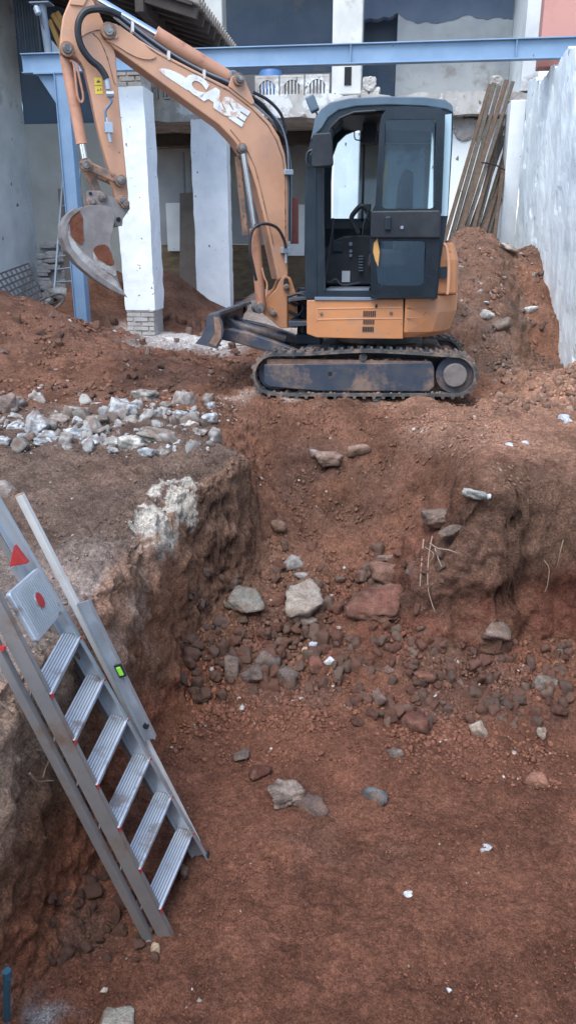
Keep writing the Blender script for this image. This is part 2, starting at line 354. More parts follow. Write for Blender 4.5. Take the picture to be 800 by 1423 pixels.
D = D - .075*steep*ss(.35, .6, GX)*ss(4.3, 4.4, GY)*ss(5.2, 5.0, GY)*np.exp(-((GZ+.88+.08*vnoise(GX*4, 0, .3, 97))/.12)**2)
D = D + .028*fbm(GX*7, GY*7, GZ*9, 4, 98, .6)*steep*ss(-.1, .2, GX)*ss(5.3, 5.0, GY)
_hp = hit(623, 741)
D = D - .16*np.exp(-((GX-_hp[0])**2+(GY-_hp[1])**2+(GZ-_hp[2])**2)/.075**2)
amp = (.35+.65*ss(-.4, .5, fbm(GX*1.9, GY*1.9, GZ*1.9, 3, 620)))
fl = 1-.35*floorm
for sc_, am in ((9, .030), (19, .018), (38, .010)):
    w_, id_ = worley(GX*sc_, GY*sc_, GZ*sc_, 630+sc_)
    cl += np.clip(.62-w_, 0, 1)*am*2*ss(.35 if sc_ < 30 else .15, .75, id_)*(fl if sc_ < 30 else 1-.1*floorm)
w_, id_ = worley(GX*5, GY*5, GZ*5, 699); cl += np.clip(.6-w_, 0, 1)*.11*ss(.4, .8, id_)*ss(7.0, 7.6, GY)
w_, id_ = worley(GX*10, GY*10, GZ*10, 698); cl += np.clip(.6-w_, 0, 1)*.06*ss(.4, .8, id_)*ss(7.0, 7.6, GY)
D = D + cl*(1-.55*lw)*amp*(1-.6*trk)*(1-.5*tm)
D = D*near
VX, VY, VZ = GX+NXv*D, GY+NYv*D, GZ+NZv*D
# colours: soil tone in each place, pit shade painted in at the end
def C3(*c): return np.array(c)
def soilcol(X, Y, Z):
    X = np.asarray(X, float); Y = np.asarray(Y, float); Z = np.asarray(Z, float)
    def mixin(c, w, k): return c*(1-w[..., None])+np.array(k)*w[..., None]
    n1 = fbm(X*1.7, Y*1.7, Z*1.7, 4, 200); n2 = fbm(X*4, Y*4, Z*4, 4, 210)
    c = np.zeros(X.shape+(3,))+np.array((.150, .082, .057))
    c = mixin(c, ss(-.5, .7, n1)*.6, (.105, .070, .056))
    c = mixin(c, ss(.25, .8, n2)*.5, (.19, .10, .065))
    # pit floor: red brown
    c = mixin(c, ss(-1.15, -1.34, Z)*.85, (.165, .080, .056))
    c = mixin(c, ss(-1.15, -1.34, Z)*ss(.1, .8, n1)*.6, (.115, .078, .066))
    # red band low in the back bank
    c = mixin(c, np.clip(ss(-1.15, -.95, Z+.1*n2)*ss(-.45, -.8, Z+.18*n1+.06*n2)*ss(3.9, 4.3, Y)*ss(.25, .6, X)*(.55+.4*n2), 0, 1), (.150, .072, .052))
    c = mixin(c, ss(3.9, 4.3, Y)*ss(5.2, 4.8, Y)*ss(-1.3, -1.1, Z)*ss(0, .6, n2)*.5, (.13, .05, .038))
    # dusky brown of the bank face at the right
    c = mixin(c, ss(.45, .8, X)*ss(-.75, -.55, Z)*ss(4.4, 4.6, Y)*ss(5.1, 4.9, Y)*.75, (.150, .098, .074))
    # pale dry level ground right
    c = mixin(c, ss(-.3, .3, X+.3*n1)*ss(4.9, 5.3, Y)*ss(7.6, 7.0, Y)*ss(-.2, -.05, Z)*.8, (.25, .155, .115))
    c = mixin(c, ss(1.0, 1.5, X)*ss(6.6, 7.1, Y)*ss(8.5, 8.0, Y), (.30, .185, .135))
    # red clod tone right gully edge
    c = mixin(c, np.exp(-((X-.15)/.3)**2-((Y-5.0)/.22)**2)*.5, (.18, .08, .055))
    # left ledge top: grey brown and paler to the camera
    led = ss(.06, -.04, X-edgeX(Y))*ss(6.6, 6.1, Y)*ss(-.40, -.30, Z)
    c = mixin(c, led*.9, (.115, .090, .075))
    c = mixin(c, led*ss(-.1, .7, n1)*.5, (.15, .10, .08))
    c = mixin(c, led*ss(-1.75, -1.3, X+.15*n2)*ss(3.9, 3.2, Y+.2*n1)*.75, (.31, .26, .225))
    c = mixin(c, led*ss(3.9, 3.0, Y+.3*n2)*.55, (.27, .25, .235))
    # left wall face
    face = ss(-.10, .0, X-edgeX(Y))*ss(.42, .2, X-edgeX(Y))*ss(-1.36, -1.28, Z)*ss(5.3, 5.1, Y)
    c = mixin(c, face*.9, (.235, .130, .085))
    c = mixin(c, face*ss(-.65, -.25, Z+.16*n2)*.8, (.30, .215, .165))
    c = mixin(c, face*ss(-.9, -1.15, Z+.1*n2)*.7, (.225, .095, .058))
    c = mixin(c, face*ss(4.1, 4.5, Y)*.75, (.165, .105, .078))
    # chalky patch on the edge
    ch = np.exp(-((X-(-1.27))/.15)**4)*ss(3.75, 4.0, Y)*ss(4.75, 4.55, Y)*ss(-.50, -.25, Z+.1*n2)
    nh = fbm(X*16, Y*16, Z*16, 4, 230); c = mixin(c, ss(.38, .58, ch*(.8+.4*n2)+.30*nh)*ss(.02, .2, ch)*.9, (.42, .425, .39))
    ch = ss(.1, -.1, X-edgeX(Y))*ss(-1.5, -1.3, X)*ss(3.0, 3.2, Y)*ss(3.9, 3.7, Y)*ss(.1, .5, n2)
    c = mixin(c, ch*.5, (.40, .39, .37))
    # near-left bank, pale and rooty
    c = mixin(c, face*ss(3.0, 2.6, Y)*ss(-.95, -.6, Z+.1*n1)*.8, (.36, .28, .22))
    # concrete dust behind
    c = mixin(c, ss(-4.4, -4.0, X+.2*n1)*ss(-1.6, -2.0, X)*ss(9.3, 10.0, Y+.4*n1)*ss(12.6, 12.2, Y)*ss(.28, .16, Z), (.44, .46, .47))
    c = mixin(c, ss(-3.0, -2.4, X)*ss(-1.0, -1.5, X)*ss(12, 12.6, Y)*.8, (.36, .34, .32))
    c = mixin(c, np.exp(-((X+1.1)/.5)**2-((Y-7.0)/.25)**2)*ss(-.2, .4, n2)*.7, (.38, .34, .31))
    # heaps
    c = mixin(c, ss(7.6, 8.3, Y)*ss(.2, .6, X)*.75, (.16, .105, .080))
    c = mixin(c, ss(7.6, 8.3, Y)*ss(.2, .6, X)*ss(.0, .6, n1)*.6, (.115, .095, .085))
    c = mixin(c, ss(1.6, 1.8, X)*ss(9.3, 9.5, Y)*ss(11.3, 11, Y)*.8, (.21, .115, .08))
    c = mixin(c, ss(-3.0, -3.6, X)*ss(7.4, 8, Y)*ss(11.5, 11, Y)*.6, (.155, .090, .066))
    # bluish white lime stain, bottom left of the pit
    c = mixin(c, np.exp(-((X+1.14)/.09)**2-((Y-1.93)/.09)**2)*ss(0, .4, n2), (.28, .31, .35))
    c = c*(1-.14*ss(-.02, .06, X-edgeX(Y))[..., None]*ss(.05, -.3, Z)[..., None]*ss(.42, .30, c[..., 1:2]))*np.array([1.10, .99, .92])  # darkens pit soil below the rim: the pit's shade put into its colour
    return np.clip(c, .01, .9)
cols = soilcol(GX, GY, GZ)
def npmesh(name, V, Fq, mat, colarr=None, nvf=4):
    me = bpy.data.meshes.new(name); me.vertices.add(len(V)); me.vertices.foreach_set('co', V.astype(np.float32).ravel())
    n = len(Fq); me.loops.add(n*nvf); me.loops.foreach_set('vertex_index', Fq.astype(np.int32).ravel())
    me.polygons.add(n); me.polygons.foreach_set('loop_start', np.arange(n, dtype=np.int32)*nvf)
    try: me.polygons.foreach_set('loop_total', np.full(n, nvf, dtype=np.int32))
    except Exception: pass
    me.update(calc_edges=True); me.validate()
    if colarr is not None:
        at = me.color_attributes.new('Col', 'FLOAT_COLOR', 'POINT')
        at.data.foreach_set('color', np.concatenate([colarr, np.ones((len(colarr), 1))], 1).astype(np.float32).ravel())
    me.materials.append(mat); return me
idx = np.arange(nx*ny).reshape(ny, nx)
Fq = np.stack([idx[:-1, :-1], idx[:-1, 1:], idx[1:, 1:], idx[1:, :-1]], -1).reshape(-1, 4)
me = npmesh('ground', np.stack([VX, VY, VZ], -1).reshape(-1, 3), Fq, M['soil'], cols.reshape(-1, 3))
me.polygons.foreach_set('use_smooth', [True]*len(me.polygons))
g = bpy.data.objects.new('ground', me); COL.objects.link(g); tag(g, 'red brown earth of the building plot with the dug pit', kind='structure')
# ------------------------------------------------------------ rocks
def ico(sub):
    bm = bmesh.new(); bmesh.ops.create_icosphere(bm, subdivisions=sub, radius=1); bm.verts.ensure_lookup_table()
    V = np.array([v.co[:] for v in bm.verts]); Fc = np.array([[v.index for v in f.verts] for f in bm.faces]); bm.free(); return V, Fc
ICO = {s: ico(s) for s in (1, 2, 3, 4)}
def rockgeo(seed, sub=3, planes=11, ang=1.0, rgh=.10, box=False):
    rs = np.random.RandomState(seed); V, Fc = ICO[sub]
    if box:
        n = np.array([[1,0,0],[-1,0,0],[0,1,0],[0,-1,0],[0,0,1],[0,0,-1]], float)+rs.normal(0, .10, (6, 3)); d = np.full(6, .8)*rs.uniform(.9, 1.1, 6)
        ex = rs.normal(size=(4, 3)); n = np.vstack([n, ex]); d = np.concatenate([d, rs.uniform(.95, 1.2, 4)])
    else:
        n = np.vstack([np.array([[1,0,0],[-1,0,0],[0,1,0],[0,-1,0],[0,0,1],[0,0,-1]], float)+rs.normal(0, .33, (6, 3)), rs.normal(size=(4, 3))])
        d = np.concatenate([rs.uniform(.48, .85, 6), rs.uniform(.6, .95, 4)])
    n /= np.linalg.norm(n, axis=1)[:, None]
    dot = V@n.T; dot = np.where(dot > 1e-3, d/np.maximum(dot, 1e-3), 9)
    r = np.minimum(dot.min(1), 1.15); r = r*ang+(1-ang)
    s = rs.uniform(0, 50)
    r = r*(1+rgh*fbm(V[:, 0]*1.8+s, V[:, 1]*1.8, V[:, 2]*1.8, 5, 300, .68)*1.0)
    return V*r[:, None], Fc
def mkrock(name, pos, size, rot, col, seed, label=None, cat='stone', group=None, box=False, rgh=.10, sub=3, col2=None, mat=None):
    V, Fc = rockgeo(seed, sub, 9, 1.0, rgh, box)
    V = V*np.array(size)/2*(1.15 if box else 1.35)
    R = np.array(Matrix.Rotation(rot[2], 3, 'Z')@Matrix.Rotation(rot[1], 3, 'Y')@Matrix.Rotation(rot[0], 3, 'X'))
    V = V@R.T
    c = np.zeros((len(V), 3))+np.array(col)*(1+.25*fbm(V[:, 0]*60+seed, V[:, 1]*60, V[:, 2]*60, 3, 311))[:, None]
    nn = fbm(V[:, 0]*14+seed, V[:, 1]*14, V[:, 2]*14, 3, 310)
    c2 = np.array(col2) if col2 is not None else np.array(col)*.6
    w = ss(-.1, .6, nn)[:, None]; c = c*(1-w)+c2*w
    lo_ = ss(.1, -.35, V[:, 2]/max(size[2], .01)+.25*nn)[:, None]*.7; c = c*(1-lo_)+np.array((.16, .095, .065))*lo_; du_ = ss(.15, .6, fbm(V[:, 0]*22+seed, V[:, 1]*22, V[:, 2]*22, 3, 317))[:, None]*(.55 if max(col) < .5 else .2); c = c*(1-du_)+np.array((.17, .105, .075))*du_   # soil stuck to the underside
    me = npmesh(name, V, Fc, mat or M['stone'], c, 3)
    o = bpy.data.objects.new(name, me); COL.objects.link(o); o.location = pos; ORG[o] = np.array(pos)
    tag(o, label, cat, group); return o
SEED = [100]
def rock(px, py, w, h, col, label, name='stone', cat='stone', group=None, depth=1.0, box=False, rot=None, rgh=.10, col2=None, sub=3, lift=.32, sink=0):
    """w,h: size in the photograph's pixels at the place it lies; becomes metres there"""
    P = hit(px, py+h*.30); Z = (P-CAM)@fw; W = w*Z/F; Hh = h*Z/F
    SEED[0] += 1
    if rot is None: rot = (rnd.uniform(-.3, .3), rnd.uniform(-.3, .3), rnd.uniform(-.5, .5))
    hz = Hh*.85
    return mkrock(name, (P[0], P[1], P[2]+hz*lift-sink), (W, W*.8*depth, hz), rot, col, SEED[0], label, cat, group, box, rgh, sub, col2)
GREY = (.34, .31, .27); GREYD = (.15, .125, .11); REDB = (.14, .06, .045); WHT = (.60, .63, .65); BRN = (.19, .13, .10); TAN = (.30, .22, .17)
# named pit stones
rock(425, 832, 62, 44, (.27, .235, .20), 'large pale grey angular rock lying in the middle of the back slope', col2=(.22, .18, .15), rot=(.1, -.1, .2), rgh=.16, sub=4)
rock(337, 834, 50, 28, (.19, .18, .155), 'grey flattish rock half buried near the left pit wall', col2=(.16, .15, .13), rot=(.2, .25, .3), sub=4)
rock(406, 781, 26, 22, (.34, .34, .32), 'small pale wedge of rock above the large grey rock', col2=(.28, .27, .25))
rock(418, 799, 18, 12, (.28, .26, .24), 'small grey chip lying just under the pale wedge of rock')
rock(431, 862, 20, 16, GREYD, 'dark chip tucked under the large pale rock')
rock(322, 928, 22, 46, (.20, .15, .125), 'upright brick-shaped block at the foot of the back slope', name='brick_block', cat='brick', box=True, depth=.8, rot=(-.15, .03, .1), rgh=.03)
rock(372, 918, 34, 30, (.17, .14, .125), 'square grey block tilted beside the upright brick-shaped block', name='brick_block', cat='brick', box=True, depth=.7, rot=(.3, .6, .4), rgh=.04)
rock(352, 937, 32, 26, (.13, .10, .09), 'dark lump between the two brick-shaped blocks')
rock(399, 938, 26, 36, (.125, .10, .09), 'dark tall lump right of the tilted square block')
rock(440, 923, 26, 28, (.16, .066, .050), 'brick red lump next to a white flake', name='soil_lump', cat='soil lump')
rock(458, 919, 14, 18, WHT, 'small white flake against the brick red lump', name='chip', cat='chip')
rock(436, 895, 12, 10, (.62, .66, .72), 'bluish white paper-like chip above the brick red lump', name='chip', cat='chip')
rock(424, 903, 13, 11, (.50, .36, .28), 'pinkish chip left of the bluish white chip', name='chip', cat='chip')
rock(528, 842, 60, 40, (.15, .068, .050), 'large brick red clod on the back slope', name='soil_lump', cat='soil lump', rgh=.16, sub=4)
rock(537, 795, 46, 26, (.17, .095, .07), 'flat brown slab of soil above the large brick red clod', name='soil_lump', cat='soil lump', rgh=.12)
rock(535, 776, 28, 11, (.22, .15, .12), 'thin brown flake on top of the flat slab of soil')
rock(534, 817, 26, 10, (.20, .14, .11), 'thin brown stone lying over the large brick red clod')
rock(397, 1104, 48, 34, (.13, .10, .085), 'largest grey brown stone lying on the pit floor', col2=(.25, .20, .17), rot=(0, .1, .2), rgh=.2, sub=4)
rock(434, 1114, 38, 22, (.12, .085, .07), 'brown flat stone touching the largest stone on the pit floor', col2=(.11, .08, .07), rgh=.16)
rock(523, 1104, 27, 24, (.12, .12, .12), 'round dark grey stone alone on the pit floor', rgh=.06)
rock(361, 1071, 28, 20, (.13, .055, .042), 'dark red lump above the pair of floor stones', name='soil_lump', cat='soil lump')
rock(334, 1050, 22, 12, (.17, .13, .11), 'small brown flat stone left of the dark red lump')
rock(663, 1013, 28, 22, (.36, .30, .24), 'pale tan stone at the bottom of the rubble slope', rot=(.2, .4, .3), col2=(.26, .20, .16))
rock(752, 1018, 11, 20, (.33, .27, .22), 'narrow pale stone right of the tan stone')
rock(674, 1179, 14, 15, WHT, 'white chip lying alone on the right part of the pit floor', name='chip', cat='chip')
rock(569, 1242, 14, 9, (.66, .70, .76), 'white flake in the middle of the pit floor', name='chip', cat='chip')
rock(624, 1376, 7, 8, (.60, .64, .70), 'tiny white flake low in the middle of the pit floor', name='chip', cat='chip')
rock(748, 1083, 28, 16, (.24, .12, .085), 'flat terracotta shard on the right of the pit floor', name='shard', cat='shard', depth=.9)
rock(755, 947, 32, 26, (.19, .16, .14), 'grey wedge-shaped stone in the rubble at the right', rot=(.2, .3, .2))
rock(690, 878, 42, 20, (.19, .14, .115), 'flat brown stone at the foot of the right bank', col2=(.13, .10, .08))
rock(523, 968, 18, 26, (.19, .13, .11), 'upright brown splinter of stone in the rubble')
rock(540, 932, 18, 14, (.16, .10, .08), 'small brown stone above the upright splinter')
rock(590, 940, 26, 24, (.17, .07, .05), 'round brick red lump in the rubble', name='soil_lump', cat='soil lump')
rock(575, 1002, 34, 28, (.14, .058, .044), 'dark red lump at the lower edge of the rubble', name='soil_lump', cat='soil lump')
rock(547, 1046, 18, 16, (.18, .15, .13), 'small grey stone below the rubble edge')
rock(457, 637, 36, 22, (.26, .18, .14), 'rounded brown rock at the top of the back slope', rgh=.12, sub=4)
rock(493, 626, 30, 24, (.28, .185, .14), 'rounded brown rock right of its twin at the top of the slope', rgh=.12)
rock(439, 631, 16, 14, (.27, .24, .23), 'grey stone left of the two rounded brown rocks')
rock(387, 732, 20, 26, (.18, .11, .08), 'upright brown lump on the upper slope', name='soil_lump', cat='soil lump')
rock(661, 686, 30, 18, (.36, .36, .33), 'pale grey mortar lump in the edge of the right bank', rgh=.18)
rock(677, 690, 9, 8, (.62, .68, .74), 'bluish white chip beside the mortar lump', name='chip', cat='chip')
rock(610, 716, 40, 26, (.17, .125, .10), 'brown stone jutting from the right bank above the dark hollow', rgh=.12, sub=4, depth=.8)
rock(622, 738, 30, 12, (.15, .11, .09), 'thin stone jutting just under the brown stone in the bank')
rock(10, 563, 30, 36, (.25, .19, .16), 'rounded brown boulder at the left edge of the picture', rgh=.08, sub=4)
rock(2, 683, 34, 24, (.28, .24, .21), 'pale boulder on the ledge beside the ladder top', rgh=.08)
rock(217, 1317, 16, 15, (.36, .27, .19), 'small tan stone at the ladder foot')
rock(146, 1376, 9, 8, (.42, .38, .32), 'small pale pebble left of the ladder foot')
rock(278, 1392, 8, 9, (.38, .36, .32), 'small pale pebble right of the broken tile', )
rock(253, 1212, 18, 24, (.15, .10, .085), 'brown stone lying beside the right foot of the ladder')
rock(165, 1412, 50, 34, (.42, .40, .35), 'pale broken piece of tile at the bottom edge of the picture', name='tile_piece', cat='tile', box=True, rot=(0, .05, .25), depth=1.1, rgh=.04, lift=-.05)
# right heap stones
rock(676, 438, 20, 14, (.60, .58, .54), 'pale block of mortar on the right soil heap', name='mortar_block', cat='mortar block', box=True, rot=(.4, .2, .7), rgh=.06)
rock(735, 431, 20, 14, (.58, .60, .58), 'pale flat block near the wall on the right heap', name='mortar_block', cat='mortar block', rgh=.06)
rock(693, 452, 22, 22, (.22, .18, .15), 'brown rock between the two pale blocks on the right heap', rgh=.12)
rock(676, 421, 7, 5, (.68, .72, .76), 'white chip above the pale mortar block', name='chip', cat='chip')
rock(640, 372, 8, 7, (.42, .38, .34), 'small pale stone high on the right heap')
rock(665, 406, 8, 7, (.46, .42, .38), 'pale pebble left of the mortar blocks')
rock(705, 346, 26, 10, (.40, .35, .30), 'thin pale slab on top of the right heap', rot=(0, .5, 0))
rock(788, 586, 14, 12, (.55, .62, .70), 'bluish white chip of plaster low by the right edge', name='chip', cat='chip')
rock(706, 619, 10, 7, (.50, .54, .58), 'pale chip on the level ground, left one of the close pair', name='chip', cat='chip')
rock(729, 617, 11, 8, (.50, .54, .58), 'pale chip on the level ground, right one of the close pair', name='chip', cat='chip')
rock(781, 581, 16, 12, (.46, .50, .56), 'grey plaster chip right beside the orange clods', name='chip', cat='chip')
rock(523, 554, 18, 10, (.60, .62, .62), 'white lump just under the excavator track', name='chip', cat='chip')
# concrete rubble on the ledge
RUB = [(52, 592, 32, 26, 'pale square chunk'), (22, 592, 20, 14, 'white flat chunk'), (172, 568, 40, 36, 'tall jagged chunk'), (220, 606, 54, 18, 'long grey slab'),
       (107, 572, 32, 20, 'rounded grey chunk'), (134, 582, 30, 18, 'dark speckled chunk'), (108, 585, 14, 12, 'small grey lump'), (74, 606, 34, 16, 'wide low chunk'),
       (84, 583, 28, 16, 'brownish chunk'), (110, 602, 32, 18, 'white weathered chunk'), (80, 610, 26, 12, 'white leaning flake'), (140, 600, 30, 14, 'grey flat chunk'),
       (182, 613, 36, 26, 'large cream chunk'), (203, 549, 34, 18, 'flat slab at the back'), (221, 576, 11, 22, 'upright splinter'), (231, 563, 16, 10, 'mossy lump'),
       (252, 576, 18, 16, 'grey broken lump'), (270, 575, 14, 12, 'pale lump'), (292, 581, 20, 18, 'white block farthest right'), (268, 590, 18, 12, 'cream lump'),
       (6, 612, 18, 14, 'white chunk at the frame edge'), (35, 606, 18, 12, 'small white chunk'), (60, 614, 22, 12, 'low pale chunk'), (155, 614, 22, 10, 'cream flake'),
       (205, 628, 24, 12, 'pale chunk at the front'), (226, 627, 20, 10, 'small front chunk'), (241, 600, 12, 9, 'tiny chunk by the slab'), (256, 605, 12, 8, 'crumb right of the slab'),
       (157, 626, 14, 9, 'twin crumbs at the front'), (134, 562, 14, 6, 'white flake on top'), (27, 580, 24, 8, 'thin grey flake'), (182, 584, 22, 12, 'chunk under the jagged one'),
       (245, 616, 14, 9, 'rounded crumb'), (282, 600, 12, 9, 'round pebble chunk'), (125, 615, 24, 9, 'thin pale slab'), (95, 622, 16, 8, 'small front pebble')]
for (x, y, w, h, d) in RUB:
    lg = 'slab' in d or 'flake' in d
    k = rnd.choice([(.36, .35, .33), (.26, .24, .21), (.40, .41, .41), (.30, .28, .25)])
    if 'white' in d or 'pale' in d: k = (.46, .48, .49)
    if 'cream' in d: k = (.50, .48, .43)
    if 'brown' in d or 'dark' in d: k = (.25, .21, .18)
    rock(x, y, w, h, k, '%s of broken concrete in the rubble row on the ledge' % d, name='concrete_chunk', cat='rubble', group='broken concrete pieces on the ledge', box=rnd.random() < .85,
         rot=(rnd.uniform(-.4, .4), (-.35 if d == 'long grey slab' else rnd.uniform(-.4, .4)), rnd.uniform(-.5, .5)) if not d.startswith('long') else (.1, .22, .1), rgh=.16, col2=tuple(v*.5 for v in k), lift=.25, sub=4)
ZONES = [ # (label, group, name, cat, n, (x0,x1,y0,y1), size range px, colours)
 ('grey white crumb of concrete between the larger rubble on the ledge', 'small concrete crumbs on the ledge', 'concrete_crumb', 'rubble', 110, (150, 300, 566, 632), (5, 11), [(.5, .5, .48), (.58, .6, .62), (.36, .33, .3)]),
 ('grey white crumb of concrete in the left rubble', 'small concrete crumbs on the left ledge', 'concrete_crumb', 'rubble', 30, (0, 150, 575, 625), (6, 12), [(.5, .5, .48), (.4, .38, .35), (.36, .33, .3)]),
 ('fist sized angular grey piece of broken concrete filling the rubble row on the ledge', 'fist sized concrete pieces on the ledge', 'concrete_chunk', 'rubble', 38, (0, 300, 556, 628), (14, 30), [(.40, .39, .36), (.30, .28, .25), (.46, .47, .46), (.22, .18, .15)]),
 ('dark brown stone among rubble at the foot of the back slope', 'stones at the foot of the back slope', 'stone', 'stone', 95, (245, 480, 880, 975), (9, 24), [(.145, .088, .066), (.12, .075, .060), (.16, .078, .056), (.18, .13, .105)]),
 ('reddish brown lump of soil in the rubble below the right bank', 'soil lumps below the right bank', 'soil_lump', 'soil lump', 150, (480, 790, 895, 1010), (9, 21), [(.13, .062, .048), (.15, .08, .06), (.11, .075, .062), (.18, .13, .105)]),
 ('brown stone on the middle of the back slope', 'stones on the back slope', 'stone', 'stone', 75, (380, 620, 760, 900), (9, 22), [(.17, .11, .085), (.15, .07, .05), (.20, .14, .11)]),
 ('small brown lump of soil lying behind the ladder foot', 'soil lumps behind the ladder foot', 'soil_lump', 'soil lump', 45, (70, 215, 1210, 1340), (9, 24), [(.13, .075, .058), (.15, .085, .065)]),
 ('light orange clod in the heap beside the right wall', 'orange clods beside the right wall', 'soil_clod', 'soil clod', 110, (690, 800, 512, 580), (7, 15), [(.33, .20, .145), (.29, .17, .12), (.36, .24, .18)]),
 ('small clod of dirt on the left soil heap', 'clods on the left soil heap', 'soil_clod', 'soil clod', 50, (0, 330, 440, 555), (6, 16), [(.16, .09, .065), (.14, .085, .068), (.24, .18, .15)]),
 ('small stone stuck in the right soil heap', 'stones in the right soil heap', 'stone', 'stone', 40, (632, 765, 345, 540), (5, 12), [(.18, .12, .095), (.14, .105, .09), (.28, .23, .2)]),
 ('small brown stone beside the left pit wall', 'stones along the left pit wall', 'stone', 'stone', 30, (262, 345, 790, 930), (7, 18), [(.14, .10, .085), (.12, .085, .07)]),
]
rs = np.random.RandomState(5)
for lab, grp, nm, cat, n, (x0, x1, y0, y1), (s0, s1), cc in ZONES:
    protos = []
    for q in range(min(n, 7)):
        V, Fc = rockgeo(900+len(lab)*7+q, 3, 8, 1.0, .13, 'concrete' in lab or q % 2 == 0); me = None
        c = np.zeros((len(V), 3))+np.array(cc[q % len(cc)])*rs.uniform(.85, 1.15); du_ = ss(-.3, .5, fbm(V[:, 0]*1.7+q, V[:, 1]*1.7, V[:, 2]*1.7, 3, 333))[:, None]*.7; c = c*(1-du_)+np.array((.175, .095, .066))*du_
        protos.append(npmesh(nm, V*.66, Fc, M['stone'], c, 3))
    for k in range(n):
        px, py = rs.uniform(x0, x1), rs.uniform(y0, y1)
        P = hit(px, py); Z = (P-CAM)@fw; s = s0+(s1-s0)*rs.beta(1.2, 2.4); sz = s*Z/F
        o = bpy.data.objects.new(nm, protos[k % len(protos)]); COL.objects.link(o)
        o.location = (P[0], P[1], P[2]+sz*.22); o.rotation_euler = tuple(rs.uniform(-3, 3, 3)); o.scale = (sz, sz*rs.uniform(.65, 1), sz*rs.uniform(.5, .85))
        tag(o, lab, cat, grp)
# loose crumbs nobody could count: one object
def scatter(name, label, spec, sub, seed, mat):
    rs = np.random.RandomState(seed); T = []
    for q in range(10):
        V, Fc = rockgeo(2000+q+seed, sub, 8, 1.0, .18); T.append((V, Fc))
    VV = []; FF = []; CC = []; base = 0
    for (x0, x1, y0, y1, n, s0, s1, tint, pw) in spec:
        X = rs.uniform(x0, x1, n); Y = rs.uniform(y0, y1, n)
        d = fbm(X*2.2, Y*2.2, 0, 3, 500); keep = rs.uniform(-.9, .9, n) < d; X, Y = X[keep], Y[keep]; n = len(X)
        Z = H(X, Y); e = .02; sx = (H(X+e, Y)-Z)/e; sy = (H(X, Y+e)-Z)/e
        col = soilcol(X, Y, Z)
        s = s0+(s1-s0)*rs.uniform(0, 1, n)**pw
        dd = (fbm(X*6.5, Y*6.5, Z*6.5, 5, 60, .56)*.02)
        for i in range(n):
            if sx[i]**2+sy[i]**2 > 1.6: continue
            V, Fc = T[rs.randint(10)]
            a = rs.uniform(0, 6.28); ca, sa = math.cos(a), math.sin(a)
            W = V*np.array([1, rs.uniform(.6, 1), rs.uniform(.45, .8)])*s[i]*.5
            W = np.stack([W[:, 0]*ca-W[:, 1]*sa, W[:, 0]*sa+W[:, 1]*ca, W[:, 2]], 1)
            W[:, 2] += W[:, 0]*np.clip(sx[i], -.6, .6)+W[:, 1]*np.clip(sy[i], -.6, .6)
            VV.append(W+np.array([X[i], Y[i], Z[i]+dd[i]*.6+s[i]*.10])); FF.append(Fc+base); base += len(V)
            k = col[i]*rs.uniform(.72, 1.35)
            if rs.rand() < tint*.6: k = np.array([(.30, .26, .23), (.25, .20, .17), (.38, .36, .34)][rs.randint(3)])
            CC.append(np.repeat(k[None], len(V), 0))
    me = npmesh(name, np.concatenate(VV), np.concatenate(FF), mat, np.concatenate(CC), 3)
    o = bpy.data.objects.new(name, me); COL.objects.link(o); tag(o, label, 'loose soil', kind='stuff'); return o
scatter('loose_soil_crumbs', 'loose crumbs and small clods of earth strewn over the ground and slopes', [
    (-1.2, 1.9, 1.8, 3.6, 26000, .004, .020, .015, 3.0),
    (.1, 1.9, 2.0, 3.4, 6000, .008, .026, .01, 2.5),
    (-1.1, 2.0, 3.5, 4.5, 17000, .008, .045, .03, 2.8),
    (-1.0, 1.0, 4.3, 6.6, 22000, .008, .045, .03, 2.8),
    (-1.0, 1.9, 3.75, 4.7, 12000, .014, .06, .02, 2.6),
    (-.6, .4, 4.3, 5.2, 5000, .012, .055, .02, 2.4),
    (.4, 2.2, 5.2, 7.2, 5000, .010, .035, .03, 3),
    (1.0, 2.1, 6.9, 8.6, 6000, .02, .07, .02, 2),
    (-3.6, -1.1, 2.6, 6.2, 14000, .006, .028, .10, 3),
    (-3.2, -1.2, 5.4, 6.9, 3000, .012, .05, .35, 2),
    (-6.3, -1.2, 6.8, 11, 12000, .02, .10, .05, 2.6),
    (-1.5, 1.2, 6.4, 7.2, 2500, .012, .05, .06, 2.4),
    (.4, 2.05, 8.0, 13, 9000, .02, .09, .05, 2.6)], 1, 31, M['clod'])
# roots
def root(pts, r, label):
    c = curve(pts, 6); MB().tube(c, [r*(1-.6*i/len(c)) for i in range(len(c))], 6).build('root', M['root'], smooth=True).__setitem__('label', label)
    o = COL.objects[-1]; tag(o, None, 'root', 'bare roots hanging from the earth banks')
def rootpx(px, off, r, label):
    pts = []
    for x, y in px:
        P = hit(x, y); v = (CAM-P); v /= np.linalg.norm(v); pts.append(P+v*off)
    root(pts, r, label)
rootpx([(588, 750), (586, 775), (584, 800), (583, 815)], .05, .006, 'straight pale root hanging below the dark hollow in the bank')
rootpx([(600, 745), (595, 775), (594, 815), (600, 840), (604, 850)], .05, .004, 'longest thin root hanging down the right bank')
rootpx([(597, 755), (608, 762), (622, 764), (634, 768)], .05, .005, 'root running sideways from the dark hollow')
rootpx([(604, 762), (608, 775), (613, 788)], .05, .005, 'short root stub right of the straight one')
rootpx([(590, 760), (602, 770), (596, 782)], .06, .003, 'tiny curled rootlet among the hanging roots')
rootpx([(782, 750), (778, 765), (774, 785)], .03, .003, 'thin root high on the grooved bank face')
rootpx([(755, 778), (762, 790), (760, 812), (756, 823)], .03, .003, 'thin bent root low on the grooved bank face')
rootpx([(732, 693), (733, 704), (731, 714)], .03, .005, 'short pale root near the top of the right bank')
